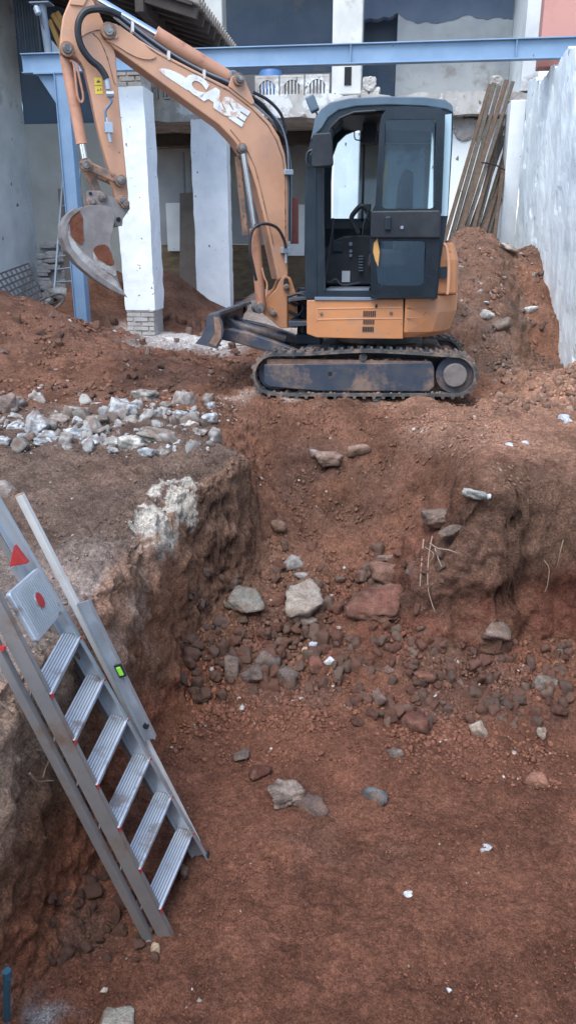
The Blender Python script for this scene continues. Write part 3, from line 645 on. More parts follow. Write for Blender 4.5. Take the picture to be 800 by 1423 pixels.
rootpx([(52, 1042), (62, 1044), (74, 1042)], .04, .004, 'short root poking out of the left bank behind the ladder')
rootpx([(42, 1075), (52, 1086), (66, 1085), (75, 1085)], .04, .005, 'pale root curving under the left bank')
rootpx([(0, 975), (14, 988), (28, 1001)], .03, .004, 'root lying on the pale bank at the left edge')
rootpx([(60, 1080), (66, 1062), (75, 1050)], .04, .003, 'fine forked rootlet in the hollow of the left bank')
rootpx([(392, 925), (383, 940), (380, 960), (386, 975)], .02, .003, 'pale curled twig between the blocks and the red lump')
# ------------------------------------------------------------ buildings
def wallbox(name, a, b, mat, label, cat='wall', group=None, bevel=.01):
    return tag(MB().box(a, b).build(name, mat, bevel=bevel), label, cat, group)
# right white wall with ragged top: profile in (Y, Z)
wr = thing('boundary_wall', 'tall white limewashed wall with a ragged broken top along the right side', 'wall', (2.3, 9, 0))
tops = [(5.0, 2.6)]; yy = 5.0; r2 = random.Random(3)
prof = [(4.5, 3.05), (7.5, 3.1), (8.6, 3.22), (9.6, 3.38), (10.3, 3.46), (10.8, 3.60), (11.3, 3.62), (11.55, 3.52), (12.0, 3.62), (12.6, 3.55), (13.2, 3.72), (13.85, 3.80)]
YY = np.arange(-1.0, 13.86, .05); top = np.interp(YY, [p[0] for p in prof], [p[1] for p in prof])+.035*vnoise(YY*5, 0, .3)+.02*vnoise(YY*17, 0, .3)
def wallgrid(Ys, tops, X0, X1, zb, dz, bulge, seed):
    V = []; Fc = []; nz = 90
    for y, t in zip(Ys, tops):
        for k in range(nz+1):
            z = zb+(t-zb)*k/nz; V.append((X0, y, z))
    V = np.array(V); d = fbm(V[:, 1]*1.5, V[:, 2]*1.2, 0, 5, seed, .55)*bulge; V[:, 0] += d
    # spalled plaster patches
    sp = ss(.35, .45, fbm(V[:, 1]*1.3, V[:, 2]*1.3, 1.5, 4, seed+5)+.35*ss(2.2, 3.3, V[:, 2])); V[:, 0] += sp*.012
    n = nz+1
    Fq = [(i*n+k, (i+1)*n+k, (i+1)*n+k+1, i*n+k+1) for i in range(len(Ys)-1) for k in range(nz)]
    b = len(V); m = len(Ys)
    back = np.array([(X1, y, zb) for y in Ys]+[(X1, y, t) for y, t in zip(Ys, tops)])
    Fq += [(b+i, b+m+i, b+m+i+1, b+i+1) for i in range(m-1)]
    Fq += [(i*n+nz, (i+1)*n+nz, b+m+i+1, b+m+i) for i in range(m-1)]
    return np.vstack([V, back]), np.array(Fq)
V, Fq2 = wallgrid(YY, top, 2.06, 2.75, -1.6, .05, .022, 400)
mb = MB().add(V.tolist(), Fq2.tolist()); mb.add([(2.06, -1, -1.6), (2.75, -1, -1.6), (2.75, -1, 3.05), (2.06, -1, 3.05)], [(0, 1, 2, 3)])
mb.build('wall_body', M['white'], wr)
for i in range(9):   # bare masonry blocks on the broken top
    y = 9.4+i*.33+r2.uniform(-.1, .1); zt = float(np.interp(y, YY, top))
    V, Fc = rockgeo(50+i, 3, 9, .9, .08, True); s = np.array([.34, .28, .16])*r2.uniform(.8, 1.15)
    MB().add((V*s/1.6+np.array([2.32+r2.uniform(-.12, .1), y, zt+.03])).tolist(), Fc.tolist()).build('masonry_block', M['brick'], wr)
# bare stone patch low right on wall top: brick area near px 780-800
pr_ = tag(MB().box((1.90, 11.95, 3.62), (6.5, 12.2, 7.0)).build('red_wall', M['redrender'], bevel=.01), 'faded red rendered wall rising above the steel beam at the right edge', 'wall')
# white pier at the end of the right wall
tag(MB().box((1.86, 14.05, -.2), (2.1, 14.5, 3.58)).build('white_pier', M['whitepillar'], bevel=.012), 'narrow white pier under the slab next to the leaning timber poles', 'pier')
# unseen building added behind the viewpoint to grey the glass reflections
ob = thing('unseen_opposite_building', 'plain pale rendered house front added unseen behind the viewpoint for the glass reflections', 'building', (-2, -10, 0))
for xa, xb in ((-8, -5.2), (-4.2, -1.2), (-.2, 1.8), (2.8, 5)): MB().box((xa, -10.3, -.2), (xb, -10, 5.2)).build('unseen_wall_panel', M['whitepillar'], ob)
for xa, xb in ((-5.2, -4.2), (-1.2, -.2), (1.8, 2.8)):
    for za, zb_ in ((-.2, .9), (2.3, 3.4), (4.6, 5.2)): MB().box((xa, -10.28, za), (xb, -10.02, zb_)).build('unseen_wall_panel', M['whitepillar'], ob)
    for za in (.9, 3.4): MB().box((xa, -10.2, za), (xb, -10.17, za+(1.4 if za < 1 else 1.2))).build('unseen_window', M['dark'], ob)
# main rear building
bd = thing('rear_building', 'half demolished two storey building open at the front behind the excavator', 'building', (-1, 16, .2))
def bpart(name, a, b, mat, bevel=.008): return MB().box(a, b).build(name, mat, bd, bevel=bevel)
# floor slab with broken edge
sv = []; X_ = np.arange(-5.6, 2.46, .06)
ft = 3.86+.03*vnoise(X_*4, 0, .1)+.02*vnoise(X_*13, 0, .1); fb = 3.52+.02*vnoise(X_*3, 5, .1)
fy = 14.95+.05*fbm(X_*2.2, 0, .7, 4, 33)
mb = MB(); n = len(X_)
vs = [(x, y, z) for x, y, z in zip(X_, fy, ft)]+[(x, y+.02, z) for x, y, z in zip(X_, fy, fb)]+[(x, 20, 3.86) for x in X_]+[(x, 20, 3.52) for x in X_]
mb.add(vs, [(i, i+1, n+i+1, n+i) for i in range(n-1)]+[(2*n+i, 2*n+i+1, i+1, i) for i in range(n-1)]+[(n+i, n+i+1, 3*n+i+1, 3*n+i) for i in range(n-1)]+[(2*n+i+1, 2*n+i, 3*n+i, 3*n+i+1) for i in range(n-1)])
mb.add([vs[0], vs[n], vs[3*n], vs[2*n], vs[n-1], vs[2*n-1], vs[4*n-1], vs[3*n-1]], [(0, 1, 2, 3), (4, 5, 6, 7)])
mb.build('floor_slab', M['concrete'], bd)
bpart('upper_wall', (-6.9, 17.5, 3.87), (-.62, 17.7, 4.72), M['greybrown'])
bpart('upper_wall', (-.2+.22, 16.602, 3.87), (2.12, 16.8, 6.0), M['upperwall'])
bpart('painted_band', (-6.9, 17.5, 4.723), (-.62, 17.7, 7.0), M['bluepaint'])
# ragged paint edge on the right room: blue band whose lower edge wanders
X_ = np.arange(-.62, 2.13, .04); low = 5.36+.12*fbm(X_*1.9, 0, .4, 4, 44)
mb = MB(); n = len(X_)
mb.prism([(x, z) for x, z in zip(X_, low)]+[(2.12, 7.0), (-.62, 7.0)], 16.585, 16.8).build('painted_band', M['bluepaint'], bd)
bpart('doorway', (-.62, 17.3, 3.87), (.02, 17.35, 7.0), M['bluepaint'])
bpart('side_wall', (2.123, 15.0, 3.87), (2.4, 16.8, 7.0), M['greywall'])
bpart('party_wall', (-.66, 16.6, 3.87), (-.61, 17.5, 7.0), M['bluepaint'])
bpart('ceiling', (-6.9, 14.9, 7.0), (2.7, 20, 7.2), M['greybrown'])
bpart('lintel_panel', (-1.9, 17.46, 5.0), (-1.2, 17.495, 5.25), M['bluepaint'])
# upper columns
mb = MB().box((-1.08, 15.0, 3.88), (-.57, 15.4, 7.0)); mb.build('upper_column', pmat('cream_column', (.62, .62, .58), .85, c2=(.52, .53, .50), sc=2, c3=(.36, .33, .29), sc3=2.2, th3=(.60, .68), bump=.4, bsc=15), bd, bevel=.02)
MB().box((-.86, 14.985, 4.02), (-.74, 15.1, 4.30)).build('broken_hole', M['dark'], bd)
MB().box((-3.42, 15.6, 3.88), (-3.1, 16.0, 7.0)).build('upper_column', MATS['cream_column'], bd, bevel=.02)
# arched ventilation balustrade: prism with small openings
def vent(x0, x1):
    m = MB(); z0, z1 = 3.87, 4.20; Y0, Y1 = 14.98, 15.10
    m.box((x0, Y0, z1-.04), (x1, Y1, z1)); m.box((x0, Y0, z0), (x1, Y1, z0+.03))
    m.box((x0, Y0+.002, z0+.03), (x0+.04, Y1-.002, z1-.04)); m.box((x1-.04, Y0+.002, z0+.03), (x1, Y1-.002, z1-.04))
    n = 7
    for k in range(1, n):
        x = x0+(x1-x0)*k/n; m.box((x-.012, Y0+.01, z0+.03), (x+.012, Y1-.01, z1-.04))
    cx = (x0+x1)/2; a = (x1-x0)/2-.035
    arc = [(cx-a*math.cos(t*math.pi/12), z0+.03+(z1-z0-.10)*math.sin(t*math.pi/12)) for t in range(13)]
    m.prism([(x0+.02, z1-.03)]+[(x0+.02, z0+.03)]+arc[0:7]+[(cx, z1-.03)], Y0+.003, Y1-.003)
    m.prism([(cx, z1-.03)]+arc[6:]+[(x1-.02, z0+.03), (x1-.02, z1-.03)], Y0+.004, Y1-.004)
    m.build('vent_block', M['concrete'], bd)
for k in range(3): vent(-2.42+k*.44, -2.42+k*.44+.42)
for k in range(3): vent(-4.6+k*.44, -4.6+k*.44+.42)
mb = MB()   # broken masonry lumps on the slab edge
for i, (px, py, s) in enumerate([(512, 118, .22), (520, 130, .18), (505, 132, .16), (688, 113, .18)]):
    P = AY(px, py, 15.1); V, Fc = rockgeo(70+i, 3, 9, .95, .12, True)
    MB().add((V*s*.6+P).tolist(), Fc.tolist()).build('broken_brickwork', M['concrete'], bd)
# ground floor
bpart('ground_column', (-1.08, 15.02, .0), (-.57, 15.42, 3.5), M['whitepillar'], .02)
bpart('front_wall', (.70, 15.3, .0), (1.95, 15.5, 3.5), M['white'], .01)
mb = MB()
for i in range(7):
    V, Fc = rockgeo(170+i, 2, 9, .95, .1, True); P = AY(634+i*5.5+(i % 2)*3, 172+(i*7) % 20, 15.28); mb.add((V*np.array([.17, .05, .12])+P).tolist(), Fc.tolist())
mb.build('exposed_brick', M['brick'], bd)
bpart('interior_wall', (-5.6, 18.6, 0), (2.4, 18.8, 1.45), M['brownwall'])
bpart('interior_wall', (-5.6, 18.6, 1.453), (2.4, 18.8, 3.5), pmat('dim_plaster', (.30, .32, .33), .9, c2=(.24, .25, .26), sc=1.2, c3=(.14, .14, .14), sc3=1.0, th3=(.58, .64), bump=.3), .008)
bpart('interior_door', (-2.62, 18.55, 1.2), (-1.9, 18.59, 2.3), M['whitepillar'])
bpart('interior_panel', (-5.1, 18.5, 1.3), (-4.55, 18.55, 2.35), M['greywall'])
bpart('interior_pipe', (-4.65, 18.4, 1.4), (-4.6, 18.45, 3.4), M['dirtysteel'])
bpart('ceiling_beam', (-5.6, 16.5, 3.3), (2.0, 16.7, 3.515), M['timberdark'])
# left wing: walls and roof
lw_ = thing('left_wing', 'old rendered wing with a tiled lean-to roof at the left', 'building', (-6.5, 13, 0))
def gridwall(x0, y0, x1, y1, z0, z1, seed, amp=.03):
    L = math.hypot(x1-x0, y1-y0); nu = int(L/.08)+1; nv = int((z1-z0)/.08)+1; V = []
    nxn, nyn = (y1-y0)/L, -(x1-x0)/L
    for i in range(nu+1):
        for k in range(nv+1): V.append((x0+(x1-x0)*i/nu, y0+(y1-y0)*i/nu, z0+(z1-z0)*k/nv))
    V = np.array(V); d = fbm(V[:, 0]*.9, V[:, 1]*.9, V[:, 2]*.9, 4, seed)*amp; V[:, 0] += nxn*d; V[:, 1] += nyn*d
    m = nv+1; Fc = [(i*m+k, (i+1)*m+k, (i+1)*m+k+1, i*m+k+1) for i in range(nu) for k in range(nv)]
    V2 = V.copy(); V2[:, 0] -= nxn*.3*-1; V2[:, 1] -= nyn*.3*-1; b = len(V)
    return V.tolist(), Fc
mb = MB(); v, f = gridwall(-6.55, 5.0, -6.55, 14.6, -.3, 6.3, 501); mb.add(v, f).box((-6.9, 5, -.3), (-6.62, 14.6, 6.3)).build('side_wall', M['greywall'], lw_)
mb = MB(); v, f = gridwall(-6.6, 14.6, -4.3, 14.6, -.3, 3.45, 502); mb.add(v, f).box((-6.6, 14.68, -.3), (-4.3, 14.9, 3.45)).build('end_wall', M['beigewall'], lw_)
MB().box((-6.6, 14.7, 3.45), (-4.3, 14.9, 6.0)).build('end_wall', M['bluepaint'], lw_)
# exposed rubble masonry at wall foot
mb = MB(); r3 = random.Random(9)
for i in range(90):
    x = r3.uniform(-6.5, -5.3); z = r3.uniform(.2, 1.35)+.1; V, Fc = rockgeo(600+i, 2, 9, .9, .1, True)
    yb = 14.5 if True else 0
    mb.add((V*np.array([r3.uniform(.10, .2), .05, r3.uniform(.04, .08)])+np.array([x, yb+.03, z])).tolist(), Fc.tolist())
mb.build('exposed_stonework', M['brick'], lw_)
# roof: pitched, falling to the courtyard (eave along Y at X=-2.75)
EX, EZ, SL = -2.80, 4.50, math.tan(math.radians(17))
def rz(x, off=0): return EZ+(EX-x)*SL+off
mb = MB(); mb.add([(-7, 12.0, rz(-7)), (EX, 12.0, rz(EX)), (EX, 14.85, rz(EX)), (-7, 14.85, rz(-7)), (-7, 12.0, rz(-7, .05)), (EX, 12.0, rz(EX, .05)), (EX, 14.85, rz(EX, .05)), (-7, 14.85, rz(-7, .05))],
       [(0,3,2,1),(4,5,6,7),(0,1,5,4),(1,2,6,5),(2,3,7,6),(3,0,4,7)]); mb.build('roof_deck', M['timberdark'], lw_)
for k in range(8):
    y = 12.1+k*.37; MB().bar((-7, y, rz(-7, -.07)), (EX+.05, y, rz(EX+.05, -.07)), .09, .13, (0, 1, 0)).build('rafter', M['timberdark'], lw_)
MB().bar((EX-.75, 12, rz(EX-.75, -.2)), (EX-.75, 14.85, rz(EX-.75, -.2)), .12, .16, (1, 0, 0)).build('purlin', M['timberdark'], lw_)
mb = MB()
for k in range(20):
    y = 12.05+k*.145
    mb.tube([(EX+.10, y, rz(EX+.10, .09)), (-7, y, rz(-7, .09))], .062, 8)
mb.build('roof_tiles', M['tile'], lw_, smooth=True)
# pillars
def pillar(x0, x1, y0, y1, zb, zt, label, bt, seed, ft_=.42):
    t = thing('white_pillar', label, 'pillar', ((x0+x1)/2, (y0+y1)/2, zb), 'white painted pillars')
    m = MB(); N = 70; r = random.Random(seed)
    z0, z1 = zb+ft_, zt-bt
    # displaced skin
    per = []; K = 12
    for (ax, ay, bx, by) in ((x0, y0, x1, y0), (x1, y0, x1, y1), (x1, y1, x0, y1), (x0, y1, x0, y0)):
        per += [(ax+(bx-ax)*k/K, ay+(by-ay)*k/K) for k in range(K)]
    V = np.array([(px, py, z0+(z1-z0)*i/N) for i in range(N+1) for px, py in per]); cx, cy = (x0+x1)/2, (y0+y1)/2
    d = fbm(V[:, 0]*4, V[:, 1]*4, V[:, 2]*3, 4, 700+seed)*.012; V[:, 0] += d*np.sign(V[:, 0]-cx); V[:, 1] += d*np.sign(V[:, 1]-cy)
    n = len(per); m.add(V.tolist(), [(i*n+k, i*n+(k+1) % n, (i+1)*n+(k+1) % n, (i+1)*n+k) for i in range(N) for k in range(n)]+[tuple(range(n)), tuple(N*n+k for k in range(n))])
    m.build('plastered_shaft', M['whitepillar'], t)
    for nm, a, b in (('brick_foot', zb-.1, z0), ('brick_head', z1, zt)):
        mm = MB(); z = a; c = 0
        while z < b-.01:
            h = .07; o = .12 if c % 2 else 0
            x = x0+.02-o
            while x < x1-.02:
                xa, xb = max(x, x0+.015), min(x+.23, x1-.015); j = r.uniform(-.012, .012)
                if xb-xa > .03: mm.box((xa, y0+.01+j, z), (xb-.012, y1-.01, z+h-.013))
                x += .24
            z += h; c += 1
        mm.box((x0+.03, y0+.03, a), (x1-.03, y1-.02, b)); mm.build(nm, M['brick'], t, bevel=.004)
pillar(-4.04, -3.56, 12.0, 12.54, 0.0, 3.95, 'nearer white painted pillar with bare bricks at its head and foot, left of centre', .42, 1)
pillar(-3.51, -2.88, 14.60, 14.93, .2, 3.50, 'farther white painted pillar behind the boom, standing on the grey gravel', .02, 2, .06)
# steel beam (I section) and post
bt = thing('steel_beam', 'long pale blue steel girder spanning the courtyard above the excavator', 'girder', (-1, 11.6, 3.66))
m = MB(); xa, xb = -5.2, 3.6; yb = 11.72
m.box((xa, yb-.06, 3.895), (xb, yb+.06, 3.910)); m.box((xa, yb-.06, 3.665), (xb, yb+.06, 3.680)); m.box((xa, yb-.006, 3.68), (xb, yb+.006, 3.895))
m.build('girder_section', M['steelblue'], bt, bevel=.003)
for x in (-.6, 1.55): MB().box((x, yb-.055, 3.68), (x+.01, yb-.006, 3.895)).build('web_stiffener', M['steelblue'], bt)
pt = thing('steel_post', 'blue steel post holding up the left end of the long girder', 'post', (-4.58, 11.72, 0))
MB().box((-4.72, 11.66, -.1), (-4.54, 11.84, 3.66)).build('post_shaft', M['steelblue'], pt, bevel=.004)
MB().box((-4.722, 11.63, -.1), (-4.71, 11.66, 3.66)).build('post_flange', M['steelblue'], pt)
MB().prism([(-4.73, 3.66), (-5.0, 3.66), (-4.73, 3.25)], 11.71, 11.73).build('gusset', M['steelblue'], pt)
MB().box((-5.02, 11.64, 3.645), (-4.5, 11.80, 3.662)).build('cap_plate', M['steelblue'], pt)
up_ = thing('upper_post', 'short round steel post standing on the left end of the girder', 'post', (-4.82, 11.72, 3.91))
MB().tube([(-4.80, 11.72, 3.91), (-4.84, 11.72, 4.50)], .055, 16).build('tube_post', M['dirtysteel'], up_, smooth=True)
MB().box((-4.98, 11.62, 4.50), (-4.7, 11.82, 4.515)).build('top_plate', M['dirtysteel'], up_)
MB().prism([(-4.745, 3.912), (-4.60, 3.912), (-4.745, 4.07)], 11.715, 11.725).build('gusset', M['dirtysteel'], up_)
bo = thing('hanging_bottle', 'small translucent bottle hanging beside the short round post', 'bottle', (-5.0, 11.6, 4.35))
MB().tube([AY(50, 8, 11.6), AY(51, 11, 11.6), AY(54, 19, 11.6), AY(56, 21, 11.6)], [.02, .045, .045, .015], 12).build('bottle_body', M['galv'], bo, smooth=True)
MB().tube([AY(56, 21, 11.6), AY(58, 30, 11.6), AY(62, 40, 11.6)], .008, 6).build('cord', M['rebar'], bo)
for i, (a, b) in enumerate((((70, 28), (86, 68)), ((74, 20), (92, 50)), ((80, 17), (96, 44)))):
    tag(MB().bar(AY(*a, 13), AY(*b, 13), .07, .07, (0, 1, 0)).build('roof_batten', M['ochre'], bevel=.004),
        '%s ochre timber batten leaning behind the top of the bucket arm' % ('leftmost', 'middle', 'rightmost')[i], 'batten', 'ochre battens under the roof')
# corrugated dark sheet behind upper post
X_ = np.linspace(0, 1, 60); mb = MB(); a = AY(20, 0, 13.6); b = AY(58, 74, 13.6)
vs = [(a[0]+(b[0]-a[0])*t, 13.6+.03*math.sin(t*50), z) for z in (b[2]-.1, a[2]+1.0) for t in X_]
vs2 = [(x, y+.02, z) for x, y, z in vs]; n = 60
mb.add(vs, [(i, i+1, n+i+1, n+i) for i in range(n-1)]); mb.add(vs2, [(i, n+i, n+i+1, i+1) for i in range(n-1)])
tag(mb.build('hanging_tarpaulin', M['dirtysteel'], smooth=True), 'dark grey rippled tarpaulin hanging above the left end of the girder', 'tarpaulin')
# blue drum upstairs
d = thing('plastic_drum', 'blue plastic drum on the upper floor behind the vent blocks', 'drum', (-2.27, 15.9, 3.87))
MB().tube([(-2.27, 15.9, 3.87), (-2.27, 15.9, 3.9), (-2.27, 15.9, 4.1), (-2.27, 15.9, 4.12), (-2.27, 15.9, 4.14), (-2.27, 15.9, 4.40), (-2.27, 15.9, 4.44)], [.19, .22, .22, .235, .22, .22, .20], 24).build('drum_body', M['drum'], d, smooth=True)
MB().tube([(-2.27, 15.9, 4.44), (-2.27, 15.9, 4.455)], .19, 24).build('lid', M['drum'], d, smooth=True)
# leaning boards and poles
tag(MB().bar(AY(262, 432, 15.0), AY(262, 268, 15.7), .34, .035, (1, 0, 0)).build('leaning_board', M['board'], bevel=.004), 'tall grey brown board standing upright behind the pillars', 'board')
POL = [(614, 330, 680, 118), (622, 332, 686, 116), (629, 330, 693, 120), (634, 326, 703, 112), (640, 326, 712, 114), (646, 325, 700, 190), (652, 325, 699, 160), (657, 324, 698, 176), (662, 324, 701, 210), (668, 324, 700, 226), (674, 324, 702, 238), (680, 324, 700, 250), (686, 322, 702, 200)]
WORD = ['leftmost', 'second', 'third', 'fourth', 'fifth', 'sixth', 'seventh', 'eighth', 'ninth', 'tenth', 'eleventh', 'twelfth', 'rightmost']
for i, (x0, y0, x1, y1) in enumerate(POL):
    Y0 = 12.6+(i % 3)*.12; Y1 = 14.85+(i % 2)*.05
    if y1 < 150: Y1 = 14.78
    a = AY(x0, y0+14, Y0); b = AY(x1, y1, Y1)
    a = b+(a-b)*1.03
    tag(MB().bar(a, b, .072 if i % 2 else .060, .05, (1, 0, 0)).build('timber_pole', M['pole'] if i % 3 else M['polebrown'], bevel=.008),
        '%s %s timber pole from the left in the stack leaning on the slab' % (WORD[i], 'tall' if y1 < 150 else 'shorter'), 'pole', 'timber poles leaning behind the right heap')
m = MB(); a, b = AY(668, 226, 13.6), AY(701, 236, 13.6); m.tube(curve([a, (a+b)/2+np.array([0, 0, .03]), b], 5), .012, 6)
tag(m.build('binding_strap', M['black'], smooth=True), 'black strap tied across the leaning timber poles', 'strap')
# far ladder
fl = thing('thin_ladder', 'thin metal ladder leaning against the far left wall', 'ladder', tuple(AY(76, 405, 13.5)))
ra, rb = AY(76, 408, 13.5), AY(88, 250, 14.4); qa, qb = AY(104, 408, 13.5), AY(112, 235, 14.4)
MB().bar(ra, rb, .03, .05, (1, 0, 0)).build('rail', M['galv'], fl); MB().bar(qa, qb, .03, .05, (1, 0, 0)).build('rail', M['galv'], fl)
for k in range(8): MB().tube([ra+(rb-ra)*(.1+k*.11), qa+(qb-qa)*(.1+k*.11)], .014, 8).build('rung', M['galv'], fl, smooth=True)
tag(MB().bar(AY(98, 410, 14.0), AY(86, 262, 14.5), .14, .03, (1, 0, 0)).build('leaning_plank', M['board'], bevel=.004), 'short brown plank propped behind the thin metal ladder', 'plank')
# steel mesh grid
gm = MB(); c00, c10, c01, c11 = AY(-12, 385, 11.4), AY(40, 366, 12.0), AY(32, 440, 10.9), AY(62, 420, 11.4)
for k in range(9):
    t = k/8; gm.tube([c00+(c10-c00)*t, c01+(c11-c01)*t], .012, 5); 
for k in range(8):
    t = k/7; gm.tube([c00+(c01-c00)*t, c10+(c11-c10)*t], .012, 5)
tag(gm.build('reinforcing_mesh', M['rebar']), 'dark square steel reinforcing mesh leaning behind the left soil heap', 'mesh')
wh = thing('old_wheel', 'dark spoked wheel lying tilted behind the left soil heap', 'wheel', tuple(AY(62, 432, 10.8)))
wc = AY(62, 426, 10.8); ux = np.array([.26, .10, .10]); uy = np.array([.03, .10, .13])
ring = [wc+ux*math.cos(t*2*math.pi/36)+uy*math.sin(t*2*math.pi/36) for t in range(37)]
MB().tube(ring, .017, 8, False).build('tyre', M['rubber'], wh, smooth=True)
MB().tube([wc-uy*.12, wc+uy*.12], .035, 10).build('hub', M['rebar'], wh)
for k in range(6): t = k*math.pi/3; MB().tube([wc, wc+ux*math.cos(t)+uy*math.sin(t)], .007, 5).build('spoke', M['rebar'], wh)
# stones heaped by the far wall
for i in range(26):
    P = AY(rs.uniform(2, 84), rs.uniform(372, 425), 12.6+rs.uniform(0, 1.2)); h = H(P[0], P[1])
    V, Fc = rockgeo(800+i, 2, 9, .9, .1, True)
    zz = max(float(h)+.05, .25+rs.uniform(0, .55)*(14.2-P[1])/1.6)
    if zz > float(h)+.12: zz = float(h)+.08
    mkrock('rubble_stone', (P[0], P[1], zz), (.32, .25, .16), (rs.uniform(-.3, .3), rs.uniform(-.3, .3), rs.uniform(-1, 1)), (.30, .31, .30), 820+i, 'grey stone in the heap at the foot of the far left wall', 'stone', 'grey stones by the far left wall', sub=2)
# bluish pipe stub bottom-left in the pit
bp = thing('pipe_stub', 'dark blue plastic pipe stub rising at the bottom left corner of the pit', 'pipe', (-1.17, 1.98, -1.4))
P0 = np.array(hit(8, 1410)); P1 = A(10, 1350, 1, P0[1])
MB().tube([P0-np.array([0, 0, .05]), P1], .012, 10).build('pipe_wall', M['bluepipe'], bp, smooth=True)
MB().tube([P1-np.array([0, 0, .03]), P1+np.array([0, 0, .003])], .015, 10).build('pipe_collar', M['bluepipe'], bp, smooth=True)
# ------------------------------------------------------------ excavator
ex = thing('excavator', 'orange and black mini excavator with a dusty cab standing at the rim of the pit', 'excavator', (-.2, 7.8, 0))
def ray_poly(poly_, c, a):
    dx, dy = math.cos(a), math.sin(a); best = None
    for i in range(len(poly_)):
        (x1, y1), (x2, y2) = poly_[i], poly_[(i+1) % len(poly_)]
        ex_, ey = x2-x1, y2-y1; den = dx*ey-dy*ex_
        if abs(den) < 1e-12: continue
        t = ((x1-c[0])*ey-(y1-c[1])*ex_)/den; s = ((x1-c[0])*dy-(y1-c[1])*dx)/den
        if t > 0 and -1e-6 <= s <= 1+1e-6 and (best is None or t < best): best = t
    return (c[0]+dx*best, c[1]+dy*best)
def ring(mb, outer, inner, y0, y1):
    c = (sum(p[0] for p in inner)/len(inner), sum(p[1] for p in inner)/len(inner))
    an = sorted(set([round(math.atan2(p[1]-c[1], p[0]-c[0]), 5) for p in outer+inner]+[round(-math.pi+2*math.pi*k/48, 5) for k in range(48)]))
    o = [ray_poly(outer, c, a) for a in an]; i_ = [ray_poly(inner, c, a) for a in an]; n = len(an)
    vs = [(p[0], y, p[1]) for y in (y0, y1) for q in (o, i_) for p in q]
    fs = []
    for k in range(n):
        j = (k+1) % n
        fs += [(k, j, n+j, n+k), (2*n+k, 3*n+k, 3*n+j, 2*n+j), (k, 2*n+k, 2*n+j, j), (n+k, n+j, 3*n+j, 3*n+k)]
    return mb.add(vs, fs)
def rounded(px, it=2): return smoothpoly(px, it)
def E(name, mb, mat, parent=ex, **k): return mb.build(name, mat, parent, **k)
